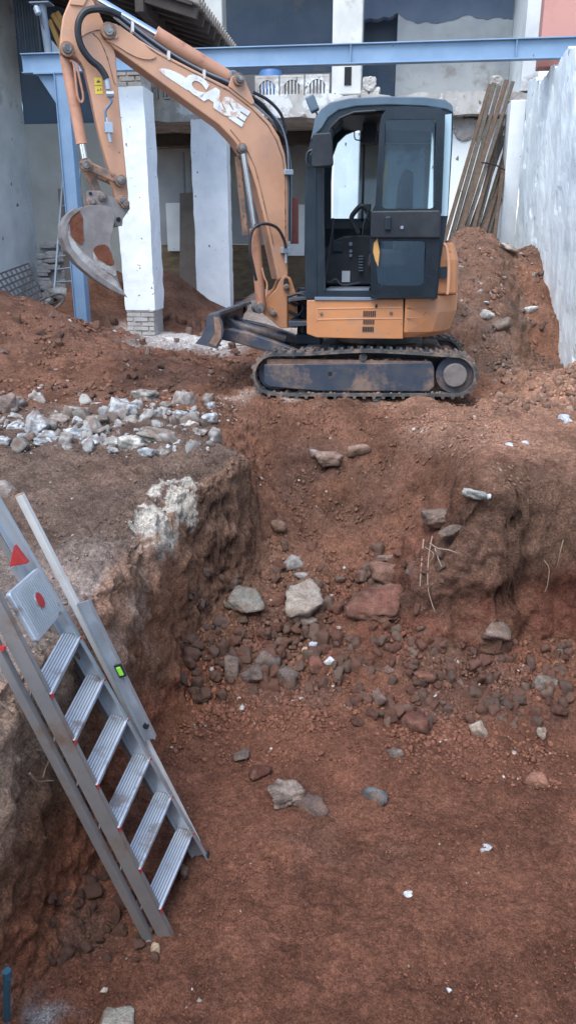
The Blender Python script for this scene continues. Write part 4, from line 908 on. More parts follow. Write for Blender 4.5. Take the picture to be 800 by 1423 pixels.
# tracks
def track(y0, y1):
    cf, cr, r = (380, 520.5), (633, 522), 32
    pts = []
    for k in range(13): a = math.radians(90+15*k); pts.append((cf[0]+r*math.cos(a), cf[1]-r*math.sin(a)))
    for x in range(400, 631, 20): pts.append((x, 553.5+.5*(x-400)/230))
    for k in range(13): a = math.radians(-90+15*k); pts.append((cr[0]+r*math.cos(a), cr[1]-r*math.sin(a)))
    top = [(610, 489), (585, 487), (560, 485.5), (530, 484), (505, 483.5), (480, 484.5), (455, 486), (430, 487.5), (405, 488.3)]
    P = [tuple(AY(x, y, 6.95)[[0, 2]]) for x, y in pts+top]
    # resample
    P = np.array(P+[P[0]]); d = np.r_[0, np.cumsum(np.linalg.norm(np.diff(P, axis=0), axis=1))]; L = d[-1]; N = 156
    s = np.arange(N)*L/N; Q = np.stack([np.interp(s, d, P[:, 0]), np.interp(s, d, P[:, 1])], 1)
    T = np.roll(Q, -1, 0)-np.roll(Q, 1, 0); T /= np.linalg.norm(T, axis=1)[:, None]; Nn = np.stack([T[:, 1], -T[:, 0]], 1)
    if ((Q+Nn*.05)[:, 1].max() < Q[:, 1].max()): Nn = -Nn
    m = MB(); out = Q-Nn*.018; inn = Q-Nn*.042
    vs = [(p[0], y, p[1]) for q, y in ((out, y0), (out, y1), (inn, y0), (inn, y1)) for p in q]
    m.add(vs, [f for k in range(N) for j in [(k+1) % N] for f in ((k, j, N+j, N+k), (2*N+k, 3*N+k, 3*N+j, 2*N+j), (k, 2*N+k, 2*N+j, j), (N+k, N+j, 3*N+j, 3*N+k))])
    W = y1-y0
    for k in range(0, N, 3):
        for (a, b, sh) in ((y0-.002, y0+W*.52, 0), (y0+W*.48, y1+.002, 1)):
            i0 = (k+sh) % N; c = Q[i0]; t = T[i0]; n_ = Nn[i0]
            q = [c-n_*.019+t*.017, c-n_*.019-t*.017, c+n_*.004-t*.011, c+n_*.004+t*.011]
            m.add([(p[0], y, p[1]) for y in (a, b) for p in q], [(0,1,2,3),(7,6,5,4),(0,4,5,1),(1,5,6,2),(2,6,7,3),(3,7,4,0)])
        c = Q[k]-Nn[k]*.05; t = T[k]; n_ = Nn[k]      # inner drive teeth
        q = [c-t*.013, c+t*.013, c+n_*.012+t*.013, c+n_*.012-t*.013]
        m.add([(p[0], y, p[1]) for y in (y0+W*.3, y0+W*.7) for p in q], [(0,1,2,3),(7,6,5,4),(0,4,5,1),(1,5,6,2),(2,6,7,3),(3,7,4,0)])
    tr = E('rubber_track', m, M['rubber'])
    fr = E('track_frame', MB().prism(poly([(366, 507), (600, 504), (603, 512), (603, 538), (596, 545), (440, 544), (372, 538), (366, 532)], 6.95), y0+.03, y1-.05), M['under'], bevel=.008)
    if y0 < 7.5:
        E('frame_slot', MB().disc(AY(458, 520, 6.95)[[0, 2]], .020, y0+.024, y0+.034, 14), M['dark'], fr); ORG[fr] = ORG[ex]
        mm = MB()
        for i in range(60):
            x = rnd.uniform(372, 598); V, Fc = rockgeo(3000+i, 1, 9, .9, .1); s_ = rnd.uniform(.008, .028)
            P_ = AY(x, 505.5+(-3 if i % 2 else 0), 6.95); mm.add((V*s_+np.array([P_[0], y0+rnd.uniform(.05, .16), P_[2]])).tolist(), Fc.tolist())
        mm.box(tuple(AY(370, 509, 6.95)*[1, 0, 1]+[0, y0+.04, 0]), tuple(AY(598, 504, 6.95)*[1, 0, 1]+[0, y0+.16, .006]))
        for i in range(90):
            x = rnd.uniform(368, 612); V, Fc = rockgeo(3100+i, 1, 9, .9, .1); s_ = rnd.uniform(.010, .030)
            P_ = AY(x, 548+rnd.uniform(-1.5, 2), 6.95); mm.add((V*s_+np.array([P_[0], y0+rnd.uniform(.03, .12), P_[2]])).tolist(), Fc.tolist())
        E('caked_soil', mm, M['drysoil'])
    wh_ = E('drive_sprocket', MB().disc(AY(632, 522, 6.95)[[0, 2]], .165, y0+.07, y1-.07, 22), M['under'])
    E('sprocket_cover', MB().disc(AY(632, 522, 6.95)[[0, 2]], .104, y0+.012, y0+.09, 28), M['drysoil'] if y0 > 7.5 else pmat('dusty_hub', (.17, .15, .14), .8, c2=(.10, .09, .09), sc=9, bump=.5, bsc=35), wh_, bevel=.008)
    E('idler_wheel', MB().disc(AY(380, 520, 6.95)[[0, 2]], .155, y0+.09, y1-.09, 22), M['under'])
    E('carrier_roller', MB().disc(AY(504, 497, 6.95)[[0, 2]], .036, y0+.03, y1-.08, 16), M['rubber'])
    for x in (420, 470, 520, 570): E('track_roller', MB().disc(AY(x, 541, 6.95)[[0, 2]], .05, y0+.08, y1-.08, 14), M['under'])
track(6.95, 7.25); track(8.35, 8.65)
E('chassis', MB().box((-.75, 7.25, .24), (.55, 8.35, .42)).prism([(-.9, .30), (-.5, .46), (.3, .46), (.5, .30)], 7.3, 8.3), M['under'], bevel=.02)
E('slew_ring', MB().tube([(-.05, 7.8, .42), (-.05, 7.8, .56)], .42, 36), M['under'], smooth=True)
# body
zb, zt = float(AY(500, 469, 7.0)[2]), float(AY(500, 416, 7.0)[2])
def plan(x0, x1, rearround=True, ins=0):
    p = [(x0, 7.0+ins)]
    if rearround:
        xr = x1-ins
        p += [(.20, 7.0+ins)]+[(xr-.42+.42*math.sin(a), 7.0+ins+.50-.50*math.cos(a)) for a in [math.pi/2*k/8 for k in range(3, 9)]]
        p += [(xr, 8.2)]+[(xr-.38+.38*math.cos(a), 8.2+.36*math.sin(a)) for a in [math.pi/2*k/6 for k in range(1, 7)]]
        p += [(x0, 8.56)]
    else: p += [(x1, 7.0+ins), (x1, 8.55), (x0, 8.55)]
    return p
def loft(lv):
    m = MB(); n = len(lv[0][0]); vs = [(p[0], p[1], z) for pl, z in lv for p in pl]
    return m.add(vs, [tuple(range(n-1, -1, -1)), tuple((len(lv)-1)*n+k for k in range(n))]+[(i*n+k, i*n+(k+1) % n, (i+1)*n+(k+1) % n, (i+1)*n+k) for i in range(len(lv)-1) for k in range(n)])
xs_ = float(AY(561, 440, 7.0)[0])
cwt = E('counterweight', loft([(plan(xs_+.004, .60, True, .05), zb), (plan(xs_+.004, .62, True, .012), zb+.05), (plan(xs_+.004, .655, True, 0), zb+.22), (plan(xs_+.004, .655, True, 0), zt+.03), (plan(xs_+.004, .64, True, .012), zt+.045)]), M['orange'], bevel=.006)
sp = E('side_panel', MB().prism(poly([(426, 417), (560, 415.5), (559.5, 471), (500, 470.5), (440, 469), (426, 464)], 7.0), 7.0, 7.06), M['orange'], bevel=.006); ORG[sp] = ORG[ex]
E('lower_body', MB().box((-.66, 7.065, zb+.02), (xs_-.002, 8.5, zt-.01)), M['cabframe'])
m = MB()
for row, (xa, xb, y, h) in enumerate(((504, 522, 436, 8), (504, 520, 447.5, 6), (503, 519, 457.5, 7))):
    n_ = 7 if row != 1 else 6; m = MB()
    for k in range(n_):
        x = xa+(xb-xa)*(k+.5)/n_; a = AY(x-1.0, y+h/2, 6.998); b = AY(x+.8, y-h/2, 6.998); m.box((a[0], 6.994, a[2]), (b[0], 7.002, b[2]))
    E('vent_slots', m, M['dark'], sp)
m = MB(); a = AY(521, 428, 6.998); b = AY(524, 423, 6.998); m.box((a[0], 6.994, a[2]), (b[0], 7.002, b[2]))
E('latch_slot', m, M['dark'], sp)
m = MB()
for px in ([(441, 429), (523, 428), (558, 427.5)], [(441, 444), (500, 443), (558, 442.5)], [(441, 429), (441, 444)]):
    m.tube([AY(x, y, 6.999) for x, y in px], .0045, 6)
E('panel_rib', m, M['orangefade'], sp)
for x, y in ((446.5, 436), (543, 435)):
    E('panel_lock', MB().disc(AY(x, y, 7.0)[[0, 2]], .014, 6.99, 7.0, 14), M['pin'], sp)
m = MB()
for px in ([(565, 428), (596, 427), (586, 441), (565, 442)],):
    m.tube([AY(x, y, 6.996) for x, y in px], .004, 6)
ORG[cwt] = ORG[ex]
E('counterweight_groove', m, M['rust'], cwt)
E('step_plate', MB().box(tuple(AY(437, 417, 7.0)*[1, 0, 1]+[0, 6.985, 0]), tuple(AY(524, 413, 7.0)*[1, 0, 1]+[0, 7.10, 0])), M['dirtysteel'], bevel=.003)
# hood behind the cab
E('engine_hood', loft([([(.40, 7.05), (.60, 7.10), (.64, 7.3), (.64, 8.2), (.56, 8.45), (.40, 8.5)], zt+.045), ([(.40, 7.05), (.59, 7.10), (.625, 7.3), (.625, 8.2), (.55, 8.45), (.40, 8.5)], zt+.33), ([(.40, 7.08), (.55, 7.13), (.58, 7.32), (.58, 8.18), (.50, 8.42), (.40, 8.45)], zt+.47)]), M['orange'], bevel=.015)
E('side_hood', loft([([(-.5, 8.0), (.40, 8.0), (.40, 8.5), (-.5, 8.5)], zt-.01), ([(-.48, 8.01), (.40, 8.01), (.40, 8.47), (-.45, 8.47)], zt+.36)]), M['orange'], bevel=.03)
E('hood_band', MB().prism(poly([(610, 371), (622, 370), (622, 386), (609, 387)], 7.04), 7.03, 7.055), M['cabframe'])
E('grab_rail', MB().tube(curve([AY(x, y, 7.02) for x, y in ((613, 338), (618, 341), (621, 352), (623, 372), (622, 400), (621, 409))], 5), .013, 8), M['orangefade'], smooth=True)
E('rear_lamp', MB().box(tuple(AY(626, 405, 7.25)-[.01, .05, .02]), tuple(AY(629, 394, 7.25)+[.01, .05, .01])), M['label'], bevel=.004)
# cab
co = [(424, 415), (423.5, 300), (424, 240), (429, 205), (437, 172), (447, 154), (462, 144), (490, 138.5), (560, 136), (615, 138), (626, 144), (629, 156), (628, 200), (622, 300), (612, 360), (607, 415)]
ci = [(451, 404), (449, 300), (449, 240), (451, 200), (459, 177), (472, 164), (492, 156), (540, 153), (598, 154), (609, 160), (611, 172), (610, 300), (603, 404)]
cabf = None
for nm, (a, b) in (('cab_side_frame', (7.0, 7.055)), ('cab_side_frame', (7.93, 7.985))):
    m = MB(); ring(m, poly(co, 7.0), poly(ci, 7.0), a, b)
    if b > 7.5:
        p = AY(449, 404, 7.0); q = AY(607, 303, 7.93); m.box((p[0]-.03, a+.004, p[2]-.03), (.46, b-.004, q[2]))
        p = AY(501, 310, 7.93); q = AY(509, 150, 7.93); m.box((p[0], a+.004, p[2]-.1), (q[0], b-.004, q[2]-.02))
    o = E(nm, m, M['cabframe'], bevel=.006); ORG[o] = ORG[ex]; cabf = cabf or o
E('front_pillar_trim', MB().tube([AY(x, y, 7.0) for x, y in ((439, 412), (438.5, 300), (438.5, 240), (441, 215))], .008, 8), M['cabframe'], smooth=True)
E('cab_seal', MB().tube([AY(x, y, 6.998) for x, y in ((451, 404), (449, 300), (449, 240), (451, 200), (459, 177), (472, 164), (492, 156), (522, 154))], .010, 8), M['black'], smooth=True)
rfo = [(437, 168), (445, 152), (458, 142), (485, 136), (530, 133.5), (590, 134.5), (618, 138), (628, 146), (629.5, 157), (620, 152), (590, 147.5), (540, 145.5), (495, 147.5), (470, 153), (455, 164), (447, 178), (435, 190), (431, 196)]
E('cab_roof', MB().prism(poly(rfo, 6.985), 6.985, 8.0), M['cabroof'], bevel=.008)
E('roof_lining', MB().prism(poly([(470, 160), (495, 151), (600, 151), (604, 160)], 7.06), 7.06, 7.92), M['black'])
E('front_crossbar', MB().box(tuple(AY(425, 414, 7.0)*[1, 0, 1]+[0, 7.055, 0]), tuple(AY(446, 380, 7.0)*[1, 0, 1]+[0, 7.93, 0])), M['cabframe'], bevel=.01)
fa, fb_ = AY(427, 380, 7.0), AY(431, 200, 7.0)
E('front_window', MB().bar((fa[0]+.01, 7.49, fa[2]), (fb_[0]+.01, 7.49, fb_[2]), .86, .006, (0, 1, 0)), M['glassclear'])
ra_, rb_ = AY(619, 300, 7.0), AY(626, 160, 7.0)
E('rear_window', MB().bar((ra_[0], 7.49, ra_[2]), (rb_[0], 7.49, rb_[2]), .86, .006, (0, 1, 0)), M['glassclear'])
E('side_window', MB().box(tuple(AY(452, 303, 7.0)*[1, 0, 1]+[0, 7.955, 0]), tuple(AY(608, 158, 7.0)*[1, 0, 1]+[0, 7.961, 0])), M['glassclear'])
E('quarter_window', MB().prism(poly([(613, 160), (627, 158), (626, 200), (621, 300), (612, 300)], 6.99), 6.992, 6.998), pmat('milky_glass', (.40, .55, .62), .15, bump=0))
E('cab_floor', MB().box((-.64, 7.06, zt-.01), (.42, 7.92, zt+.03)), M['dirtysteel'])
E('floor_mat', MB().box(tuple(AY(452, 404, 7.05)*[1, 0, 1]+[0, 7.07, 0]), tuple(AY(512, 402, 7.05)*[1, 0, 1]+[0, 7.75, 0])), M['dirtysteel'])
# interior
cn = E('console', MB().prism(poly([(452, 396), (452, 345), (462, 334), (478, 328), (505, 326), (530, 330), (540, 396)], 7.6), 7.6, 7.92), M['black'], bevel=.015); ORG[cn] = ORG[ex]
E('storage_pocket', MB().box(tuple(AY(462, 350, 7.59)*[1, 0, 1]+[0, 7.58, 0]), tuple(AY(476, 337, 7.59)*[1, 0, 1]+[0, 7.598, 0])), M['cabframe'], cn, bevel=.004)
for y in (339, 349, 355):
    E('knob', MB().disc(AY(487, y, 7.58)[[0, 2]], .017 if y == 339 else .014, 7.575, 7.599, 14), M['dirtysteel'], cn)
E('grey_label', MB().box(tuple(AY(474.5, 392, 7.59)*[1, 0, 1]+[0, 7.592, 0]), tuple(AY(486, 376.5, 7.59)*[1, 0, 1]+[0, 7.598, 0])), M['label'], cn)
m = MB()
for k in range(6): a = AY(501, 376-k*4, 7.55); m.box((a[0]-.02, 7.545, a[2]-.004), (a[0]+.02, 7.58, a[2]+.004))
E('vent_grille', m, M['dirtysteel'], cn)
st = E('seat', MB().prism(poly([(510, 372), (512, 352), (530, 346), (560, 348), (562, 372)], 7.3), 7.25, 7.7), M['seat'], bevel=.03); ORG[st] = ORG[ex]
E('backrest', MB().prism(poly([(545, 350), (553, 255), (560, 235), (574, 238), (572, 350)], 7.3), 7.27, 7.68), M['seat'], st, bevel=.03)
m = MB(); pb = [AY(x, y, 7.35) for x, y in ((503, 330), (505, 312), (510, 300), (512, 292))]; m.tube(curve(pb, 4), .009, 8).tube([pb[-1], pb[-1]+np.array([.0, 0, .05])], .02, 10)
E('control_lever', m, M['black'], smooth=True)
m = MB(); pb = [AY(x, y, 7.2) for x, y in ((452, 385), (457, 350), (462, 318), (463, 305))]; m.tube(curve(pb, 4), .010, 8)
E('control_lever', m, M['black'], smooth=True)
m = MB(); pb = [AY(x, y, 7.75) for x, y in ((463, 335), (463, 315), (462, 303))]; m.tube(pb, .010, 8); m.box(tuple(AY(449, 316, 7.75)-[0, .01, .01]), tuple(AY(510, 308, 7.75)+[0, .01, 0])); E('dashboard', m, M['black'])
m = MB(); pb = [AY(x, y, 7.45) for x, y in ((498, 325), (488, 305), (494, 293), (503, 286), (512, 296), (520, 318))]; m.tube(curve(pb, 5), .022, 8); E('armrest_bellows', m, M['black'], smooth=True)
E('cable_bundle', MB().tube(curve([AY(x, y, 7.15) for x, y in ((453, 345), (448, 375), (456, 392), (466, 388), (476, 396), (500, 393))], 5), .009, 7), M['black'], smooth=True)
E('wiper_arm', MB().tube([AY(x, y, 7.1) for x, y in ((463, 188), (470, 177), (476, 168))], .006, 6).tube([AY(x, y, 7.1) for x, y in ((461, 176), (466, 186))], .004, 6), M['black'])
m = MB(); m.tube(curve([AY(x, y, 7.5) for x, y in ((492, 183), (493, 193), (500, 195), (506, 194))], 4), .006, 6); m.box(tuple(AY(503, 200, 7.6)-[0, .05, 0]), tuple(AY(524, 158, 7.6)+[0, .05, 0])); E('sun_visor_bracket', m, M['black'])
E('inner_grab_handle', MB().tube(curve([AY(x, y, 7.05) for x, y in ((447, 240), (445.5, 260), (445.5, 290), (447, 310))], 5), .008, 7), M['rust'], smooth=True)
# door folded back against the cab side
do = [(515, 415), (514, 330), (516, 297), (521, 285), (524, 235), (527, 175), (530, 160), (538, 150), (560, 147), (612, 150), (618, 160), (616, 220), (613, 300), (609, 350), (605, 414)]
m = MB(); ring(m, poly([(515, 297), (521, 285), (524, 235), (527, 175), (530, 160), (538, 150), (560, 147), (612, 150), (618, 160), (616, 220), (613, 297)], 6.93), poly(rr4([(530, 290), (535, 166), (606, 165), (603, 290)], 8), 6.93), 6.93, 6.965)
ring(m, poly([(515, 415), (514, 330), (612, 330), (608, 372), (605, 414)], 6.93), poly(rr4([(524, 397), (522, 335), (592, 335), (588, 397)], 9), 6.93), 6.93, 6.965)
dr = E('cab_door', m, pmat('glossy_door_black', (.008, .013, .018), .25, c2=(.014, .02, .026), sc=4, bump=0), bevel=.003); ORG[dr] = ORG[ex]
E('door_window', MB().prism(poly([(530, 291), (536, 164), (604, 164), (603, 291)], 6.945), 6.945, 6.951), M['glassdark'], dr)
E('door_window', MB().prism(poly([(521, 399), (520, 333), (590, 333), (588, 399)], 6.945), 6.945, 6.951), M['glassdark'], dr)
E('door_band', MB().prism(poly(rr4([(514, 331), (515, 293), (612, 292), (611, 331)], 4), 6.90), 6.895, 6.96), M['black'], dr, bevel=.012)
E('painted_reflection', MB().prism(poly([(524, 292), (530, 292), (534, 262), (538, 240), (538, 216), (533, 236), (526, 268)], 6.955), 6.953, 6.958), M['ochre'], dr)  # ochre strip standing in for a reflection in the upper door glass
E('painted_reflection', MB().prism(poly([(519, 338), (524, 331), (527, 350), (525, 371), (521, 362), (518, 350)], 6.93), 6.925, 6.93), M['ochre'], dr)  # ochre strip standing in for a reflection beside the lower glass
E('door_handle', MB().box(tuple(AY(534, 320, 6.89)*[1, 0, 1]+[0, 6.87, 0]), tuple(AY(543, 301, 6.89)*[1, 0, 1]+[0, 6.90, 0])), M['cabframe'], dr, bevel=.008)
E('door_lock', MB().disc(AY(558, 316, 6.89)[[0, 2]], .014, 6.885, 6.9, 16), M['chrome'], dr)
# mirror and lamp
mi = E('mirror', MB().prism(poly(rr4([(434, 186), (461, 184), (463, 231), (433, 233)], 5), 6.85), 6.83, 6.89), M['black'], bevel=.01); ORG[mi] = ORG[ex]
E('mirror_arm', MB().tube(curve([AY(x, y, 6.86) for x, y in ((432, 216), (436, 209), (446, 204), (458, 204))], 5), .012, 8), M['cabframe'], mi, smooth=True)
E('mirror_arm', MB().tube(curve([AY(x, y, 6.95) for x, y in ((430, 232), (426, 225), (428, 212), (436, 208))], 5), .013, 8), M['cabframe'], smooth=True)
wl_ = E('work_lamp', MB().bar(AY(430, 134, 7.1), AY(438, 155, 7.1), .09, .075, (0, 1, 0)), M['cabroof'], bevel=.012)
E('lamp_bracket', MB().tube([AY(x, y, 7.1) for x, y in ((438, 154), (441, 160), (438, 168))], .010, 8), M['cabroof'])
# boom, arm and bucket are swung towards the camera about the king post
setswing(26)
BY0, BY1 = 7.72, 7.92
bo_ = [(143, 42), (146, 35), (153, 32), (162, 33), (192, 54), (220, 71), (280, 102), (320, 122), (352, 146), (376, 171), (388, 190), (396, 214), (400, 245), (400.5, 330), (400, 384), (386, 389), (379, 355), (371, 318), (364, 290), (357, 262), (350, 240), (343, 222), (334, 208), (325, 195), (305, 174), (262, 143), (200, 97), (160, 68), (148, 55)]
bm_ = E('boom', MB().prism(poly(bo_, BY0), BY0, BY1), M['orangefade'], bevel=.010); ORG[bm_] = ORG[ex]
m = MB().tube([AY(x, y, BY0-.001) for x, y in ((166, 36), (192, 57), (220, 75), (279, 106), (318, 126), (350, 151), (372, 174), (384, 195), (392, 218), (396, 246), (396.5, 330))], .006, 6)
m.tube([AY(x, y, BY0-.001) for x, y in ((320, 180), (333, 196), (345, 212), (354, 232), (362, 262), (371, 300), (380, 340))], .005, 6)
E('weld_bead', m, M['rust'], bm_, smooth=True)
E('tip_reinforcement', MB().prism(smoothpoly(poly([(140, 40), (148, 31), (162, 33), (190, 52), (212, 72), (219, 80), (205, 84), (185, 78), (160, 62), (146, 55)], BY0-.012), 1), BY0-.014, BY0+.004), M['orangefade'], bm_, bevel=.003)
def pin(x, y, r, Y, name='pivot_pin', par=ex):
    o = E(name, MB().disc(AY(x, y, Y)[[0, 2]], r, Y-.02, Y+.05, 20), M['rust'], par, bevel=.004); ORG[o] = ORG[ex]
    E('pin_head', MB().disc(AY(x, y, Y)[[0, 2]], r*.62, Y-.035, Y-.018, 14), M['pin'], o, bevel=.003)
    E('pin_bolt', MB().disc(AY(x, y, Y)[[0, 2]], r*.28, Y-.042, Y-.033, 8), M['pin'], o)
E('retaining_plate', MB().prism(smoothpoly(poly([(146, 44), (152, 38), (165, 48), (163, 54), (156, 53)], BY0-.03), 1), BY0-.03, BY0-.014), M['orangefade'], bevel=.003)
pin(151, 43, .062, BY0-.02)
pin(336, 206, .045, BY0-.01)
# boom cylinder top lug and logo
lug = [(318, 120), (322, 107), (330, 101), (338, 105), (346, 124), (354, 142), (350, 146)]
lg = E('cylinder_lug', MB().prism(poly(lug, BY0-.01), BY0-.01, BY0+.03).prism(poly(lug, BY0-.01), BY1-.04, BY1), M['orangefade'], bevel=.005)
pin(332, 110.5, .050, BY0-.03)
LY = BY0-.004
sw = [(220, 97), (226, 94.5), (240, 98), (252, 104), (263, 111), (263, 127), (254, 121), (240, 112), (228, 104)]
E('white_stripe', MB().prism(smoothpoly(poly(sw, LY), 1), LY, LY+.003), M['decal'], bm_)
cu = bpy.data.curves.new('t', 'FONT'); cu.body = 'CASE'; cu.size = 1; cu.offset = .070; cu.resolution_u = 4; cu.space_character = .98
to = bpy.data.objects.new('t', cu); COL.objects.link(to); bpy.context.view_layer.update()
dg = bpy.context.evaluated_depsgraph_get(); tm_ = to.evaluated_get(dg).to_mesh()
tv = np.array([v.co[:] for v in tm_.vertices]); tf = [tuple(p.vertices) for p in tm_.polygons]
bpy.data.objects.remove(to)
tv[:, 0] -= tv[:, 0].min(); tv[:, 1] -= tv[:, 1].min(); tw, th = tv[:, 0].max(), tv[:, 1].max()
c0, c1 = AY(252, 119.5, LY), AY(335.5, 177, LY)       # baseline ends
hb = AY(265, 98, LY)-AY(252, 120.5, LY)
hv = np.array([hb[0], 0, hb[2]])
mm = MB(); mm.add([tuple(c0+(c1-c0)*(p[0]/tw)+hv*(p[1]/th)*1.0) for p in tv], tf)
bmesh_ = mm.build('case_lettering', M['decal'], bm_)
bmesh_.name = 'maker_lettering'
sm = bmesh_.modifiers.new('s', 'SOLIDIFY'); sm.thickness = .003
# arm (stick)
SY0, SY1 = 7.75, 7.90
so_ = [(112, -40), (97, 0), (88, 22), (85, 45), (84, 62), (84, 72), (90, 78), (98, 78), (106, 80), (113, 87), (118, 97), (125, 125), (134, 168), (143, 205), (153, 240), (159, 268), (163, 286), (178, 286), (178.5, 268), (175, 232), (169, 170), (165, 130), (163, 100), (161, 76), (156, 60), (148, 40), (137, 15), (128, -2), (140, -30), (130, -45)]
ar = E('bucket_arm', MB().prism(poly(so_, SY0), SY0, SY1), M['orangefade'], bevel=.010); ORG[ar] = ORG[ex]
m = MB().tube(curve([AY(x, y, SY0-.001) for x, y in ((108, 55), (120, 47), (134, 42), (143, 42))], 4), .005, 6)
m.tube(curve([AY(x, y, SY0-.001) for x, y in ((129, 46), (140, 58), (150, 82), (158, 112), (161, 118))], 5), .0045, 6)
E('weld_seam', m, M['rust'], ar, smooth=True)
yt = E('warning_sticker', MB().prism(poly([(131, 108), (141.5, 108), (143.5, 130.5), (133, 130.5)], SY0-.003), SY0-.003, SY0), M['yellow'], ar)
m = MB().prism(poly([(134, 114.5), (137, 110), (140, 114.5)], SY0-.005), SY0-.005, SY0-.003).prism(poly([(131.5, 118.2), (142, 118.2), (142, 118.9), (131.5, 118.9)], SY0-.005), SY0-.005, SY0-.003)
m.prism(poly([(135, 126), (136.5, 123), (138, 126)], SY0-.005), SY0-.005, SY0-.003).prism(poly([(139, 125), (140.5, 122), (141.5, 125.5)], SY0-.005), SY0-.005, SY0-.003)
E('sticker_symbols', m, M['rust'], ar)
pin(93.5, 68.5, .058, SY0-.02); E('pivot_hole', MB().disc(AY(109, 56, SY0)[[0, 2]], .017, SY0-.004, SY0+.002, 12), M['rust'], ar)
# hoses
def hose(px, Y, r, mat='black', name='hydraulic_hose', par=ex): return E(name, MB().tube(ccurve(px, Y, 6), r, 9), M[mat], par, smooth=True)
hose([(168, 22), (150, 14), (132, 12.5), (118, 17), (110, 30), (109, 48), (114, 66), (125, 82), (138, 93), (145, 103), (148, 110)], 7.66, .027)
m = MB(); m.tube([AY(148, 108, 7.66), AY(151, 124, 7.66)], .022, 10).tube([AY(148, 131, 7.66), AY(158, 131, 7.66)], .026, 8)
E('hose_fitting', m, M['galv'], smooth=True)
hose([(153, 134), (155, 140), (152, 146), (147, 153), (147, 162), (148, 170)], 7.66, .012, 'dirtysteel', 'steel_pipe')
m = MB().box(tuple(AY(146, 185, 7.68)-[0, .04, 0]), tuple(AY(156, 171, 7.68)+[0, .03, 0])).tube([AY(151, 185, 7.66), AY(154, 198, 7.66)], .016, 8).tube([AY(149, 164, 7.66), AY(150, 172, 7.66)], .016, 8)
E('valve_block', m, M['galv'], bevel=.003)
for dy, r, mt in ((0, .012, 'black'), (5, .010, 'galv'), (-4, .009, 'dirtysteel')):
    hose([(158, 18+dy), (178, 34+dy), (205, 55+dy), (235, 76+dy), (262, 92+dy), (290, 106+dy), (318, 118+dy), (345, 134+dy), (368, 153+dy), (388, 175+dy), (398, 198), (402+dy*.3, 235), (402+dy*.4, 300), (402+dy*.3, 335)], BY0+.05+dy*.006, r, mt)
hose([(352, 128), (372, 139), (388, 155), (395, 172), (397, 186)], BY0+.08, .014)
hose([(350, 134), (366, 146), (380, 165), (389, 182)], BY0+.02, .012)
for x, y in ((188, 39), (238, 78), (287, 104)):
    E('hose_clamp', MB().bar(AY(x-4, y-6, BY0+.03), AY(x-4, y+7, BY0+.03), .08, .022, (0, 1, 0)), M['barwhite'], bevel=.004)
E('hose_clamp', MB().box(tuple(AY(394, 243, BY0)*[1, 0, 1]+[0, BY0-.03, 0]), tuple(AY(406, 236, BY0)*[1, 0, 1]+[0, BY0+.1, 0])), M['galv'], bevel=.004)
E('hose_clamp', MB().box(tuple(AY(389, 352, BY0)*[1, 0, 1]+[0, BY0-.05, 0]), tuple(AY(402, 344, BY0)*[1, 0, 1]+[0, BY0+.05, 0])).tube([AY(397, 338, BY0-.03), AY(397.5, 366, BY0-.03)], .014, 8), M['galv'], bevel=.004)
m = MB(); a, b = AY(409, 276, 8.0), AY(409, 338, 8.0)
for k in range(26): p = a+(b-a)*k/25; m.tube([p-np.array([0, 0, .006]), p+np.array([0, 0, .006])], .042, 14)
m.tube([a, b], .034, 12); E('ribbed_red_sleeve', m, M['redplastic'])
hose([(356, 390), (352, 372), (347, 345), (351, 320), (366, 311), (384, 316), (394, 332), (397, 345)], 7.64, .014)
# arm cylinder on top of the boom
def cyl(a, b, c, r1, r2, Y, m1='orangecyl'):
    o = E('hydraulic_cylinder', MB().tube([AY(*a, Y), AY(*a, Y)+(AY(*b, Y)-AY(*a, Y))*.04, AY(*a, Y)+(AY(*b, Y)-AY(*a, Y))*.96, AY(*b, Y)], [r1*.9, r1, r1, r1*1.06], 20), M[m1], smooth=True); ORG[o] = ORG[ex]
    E('cylinder_rod', MB().tube([AY(*b, Y), AY(*c, Y)], r2, 16), M['chrome'], o, smooth=True); return o
cyl((318, 110), (216, 48), (118, -10), .066, .035, 7.83)
E('rod_eye', MB().disc(AY(322, 110, 7.83)[[0, 2]], .06, 7.77, 7.89, 18).tube([AY(313, 108, 7.83), AY(326, 110, 7.83)], .045, 10), M['pin'], bevel=.004)
E('arm_top_lug', MB().prism(poly([(104, -28), (118, -32), (128, -15), (116, 8), (98, 6)], 7.74), 7.735, 7.75), M['orangefade'])
# boom lift cylinder
cyl((363, 428), (353.5, 317), (338, 212), .048, .027, 7.74)
E('cylinder_guard', MB().prism(poly([(327, 218), (334, 215), (345, 327), (338, 328)], 7.80), 7.80, 7.83), M['rust'], bevel=.003)
hose([(364, 372), (367, 385), (371, 395), (370, 412)], 7.66, .009, 'orangecyl', 'steel_pipe')
E('cylinder_foot_eye', MB().disc(AY(359, 428, 7.72)[[0, 2]], .05, 7.68, 7.80, 18), M['pin'], bevel=.006)
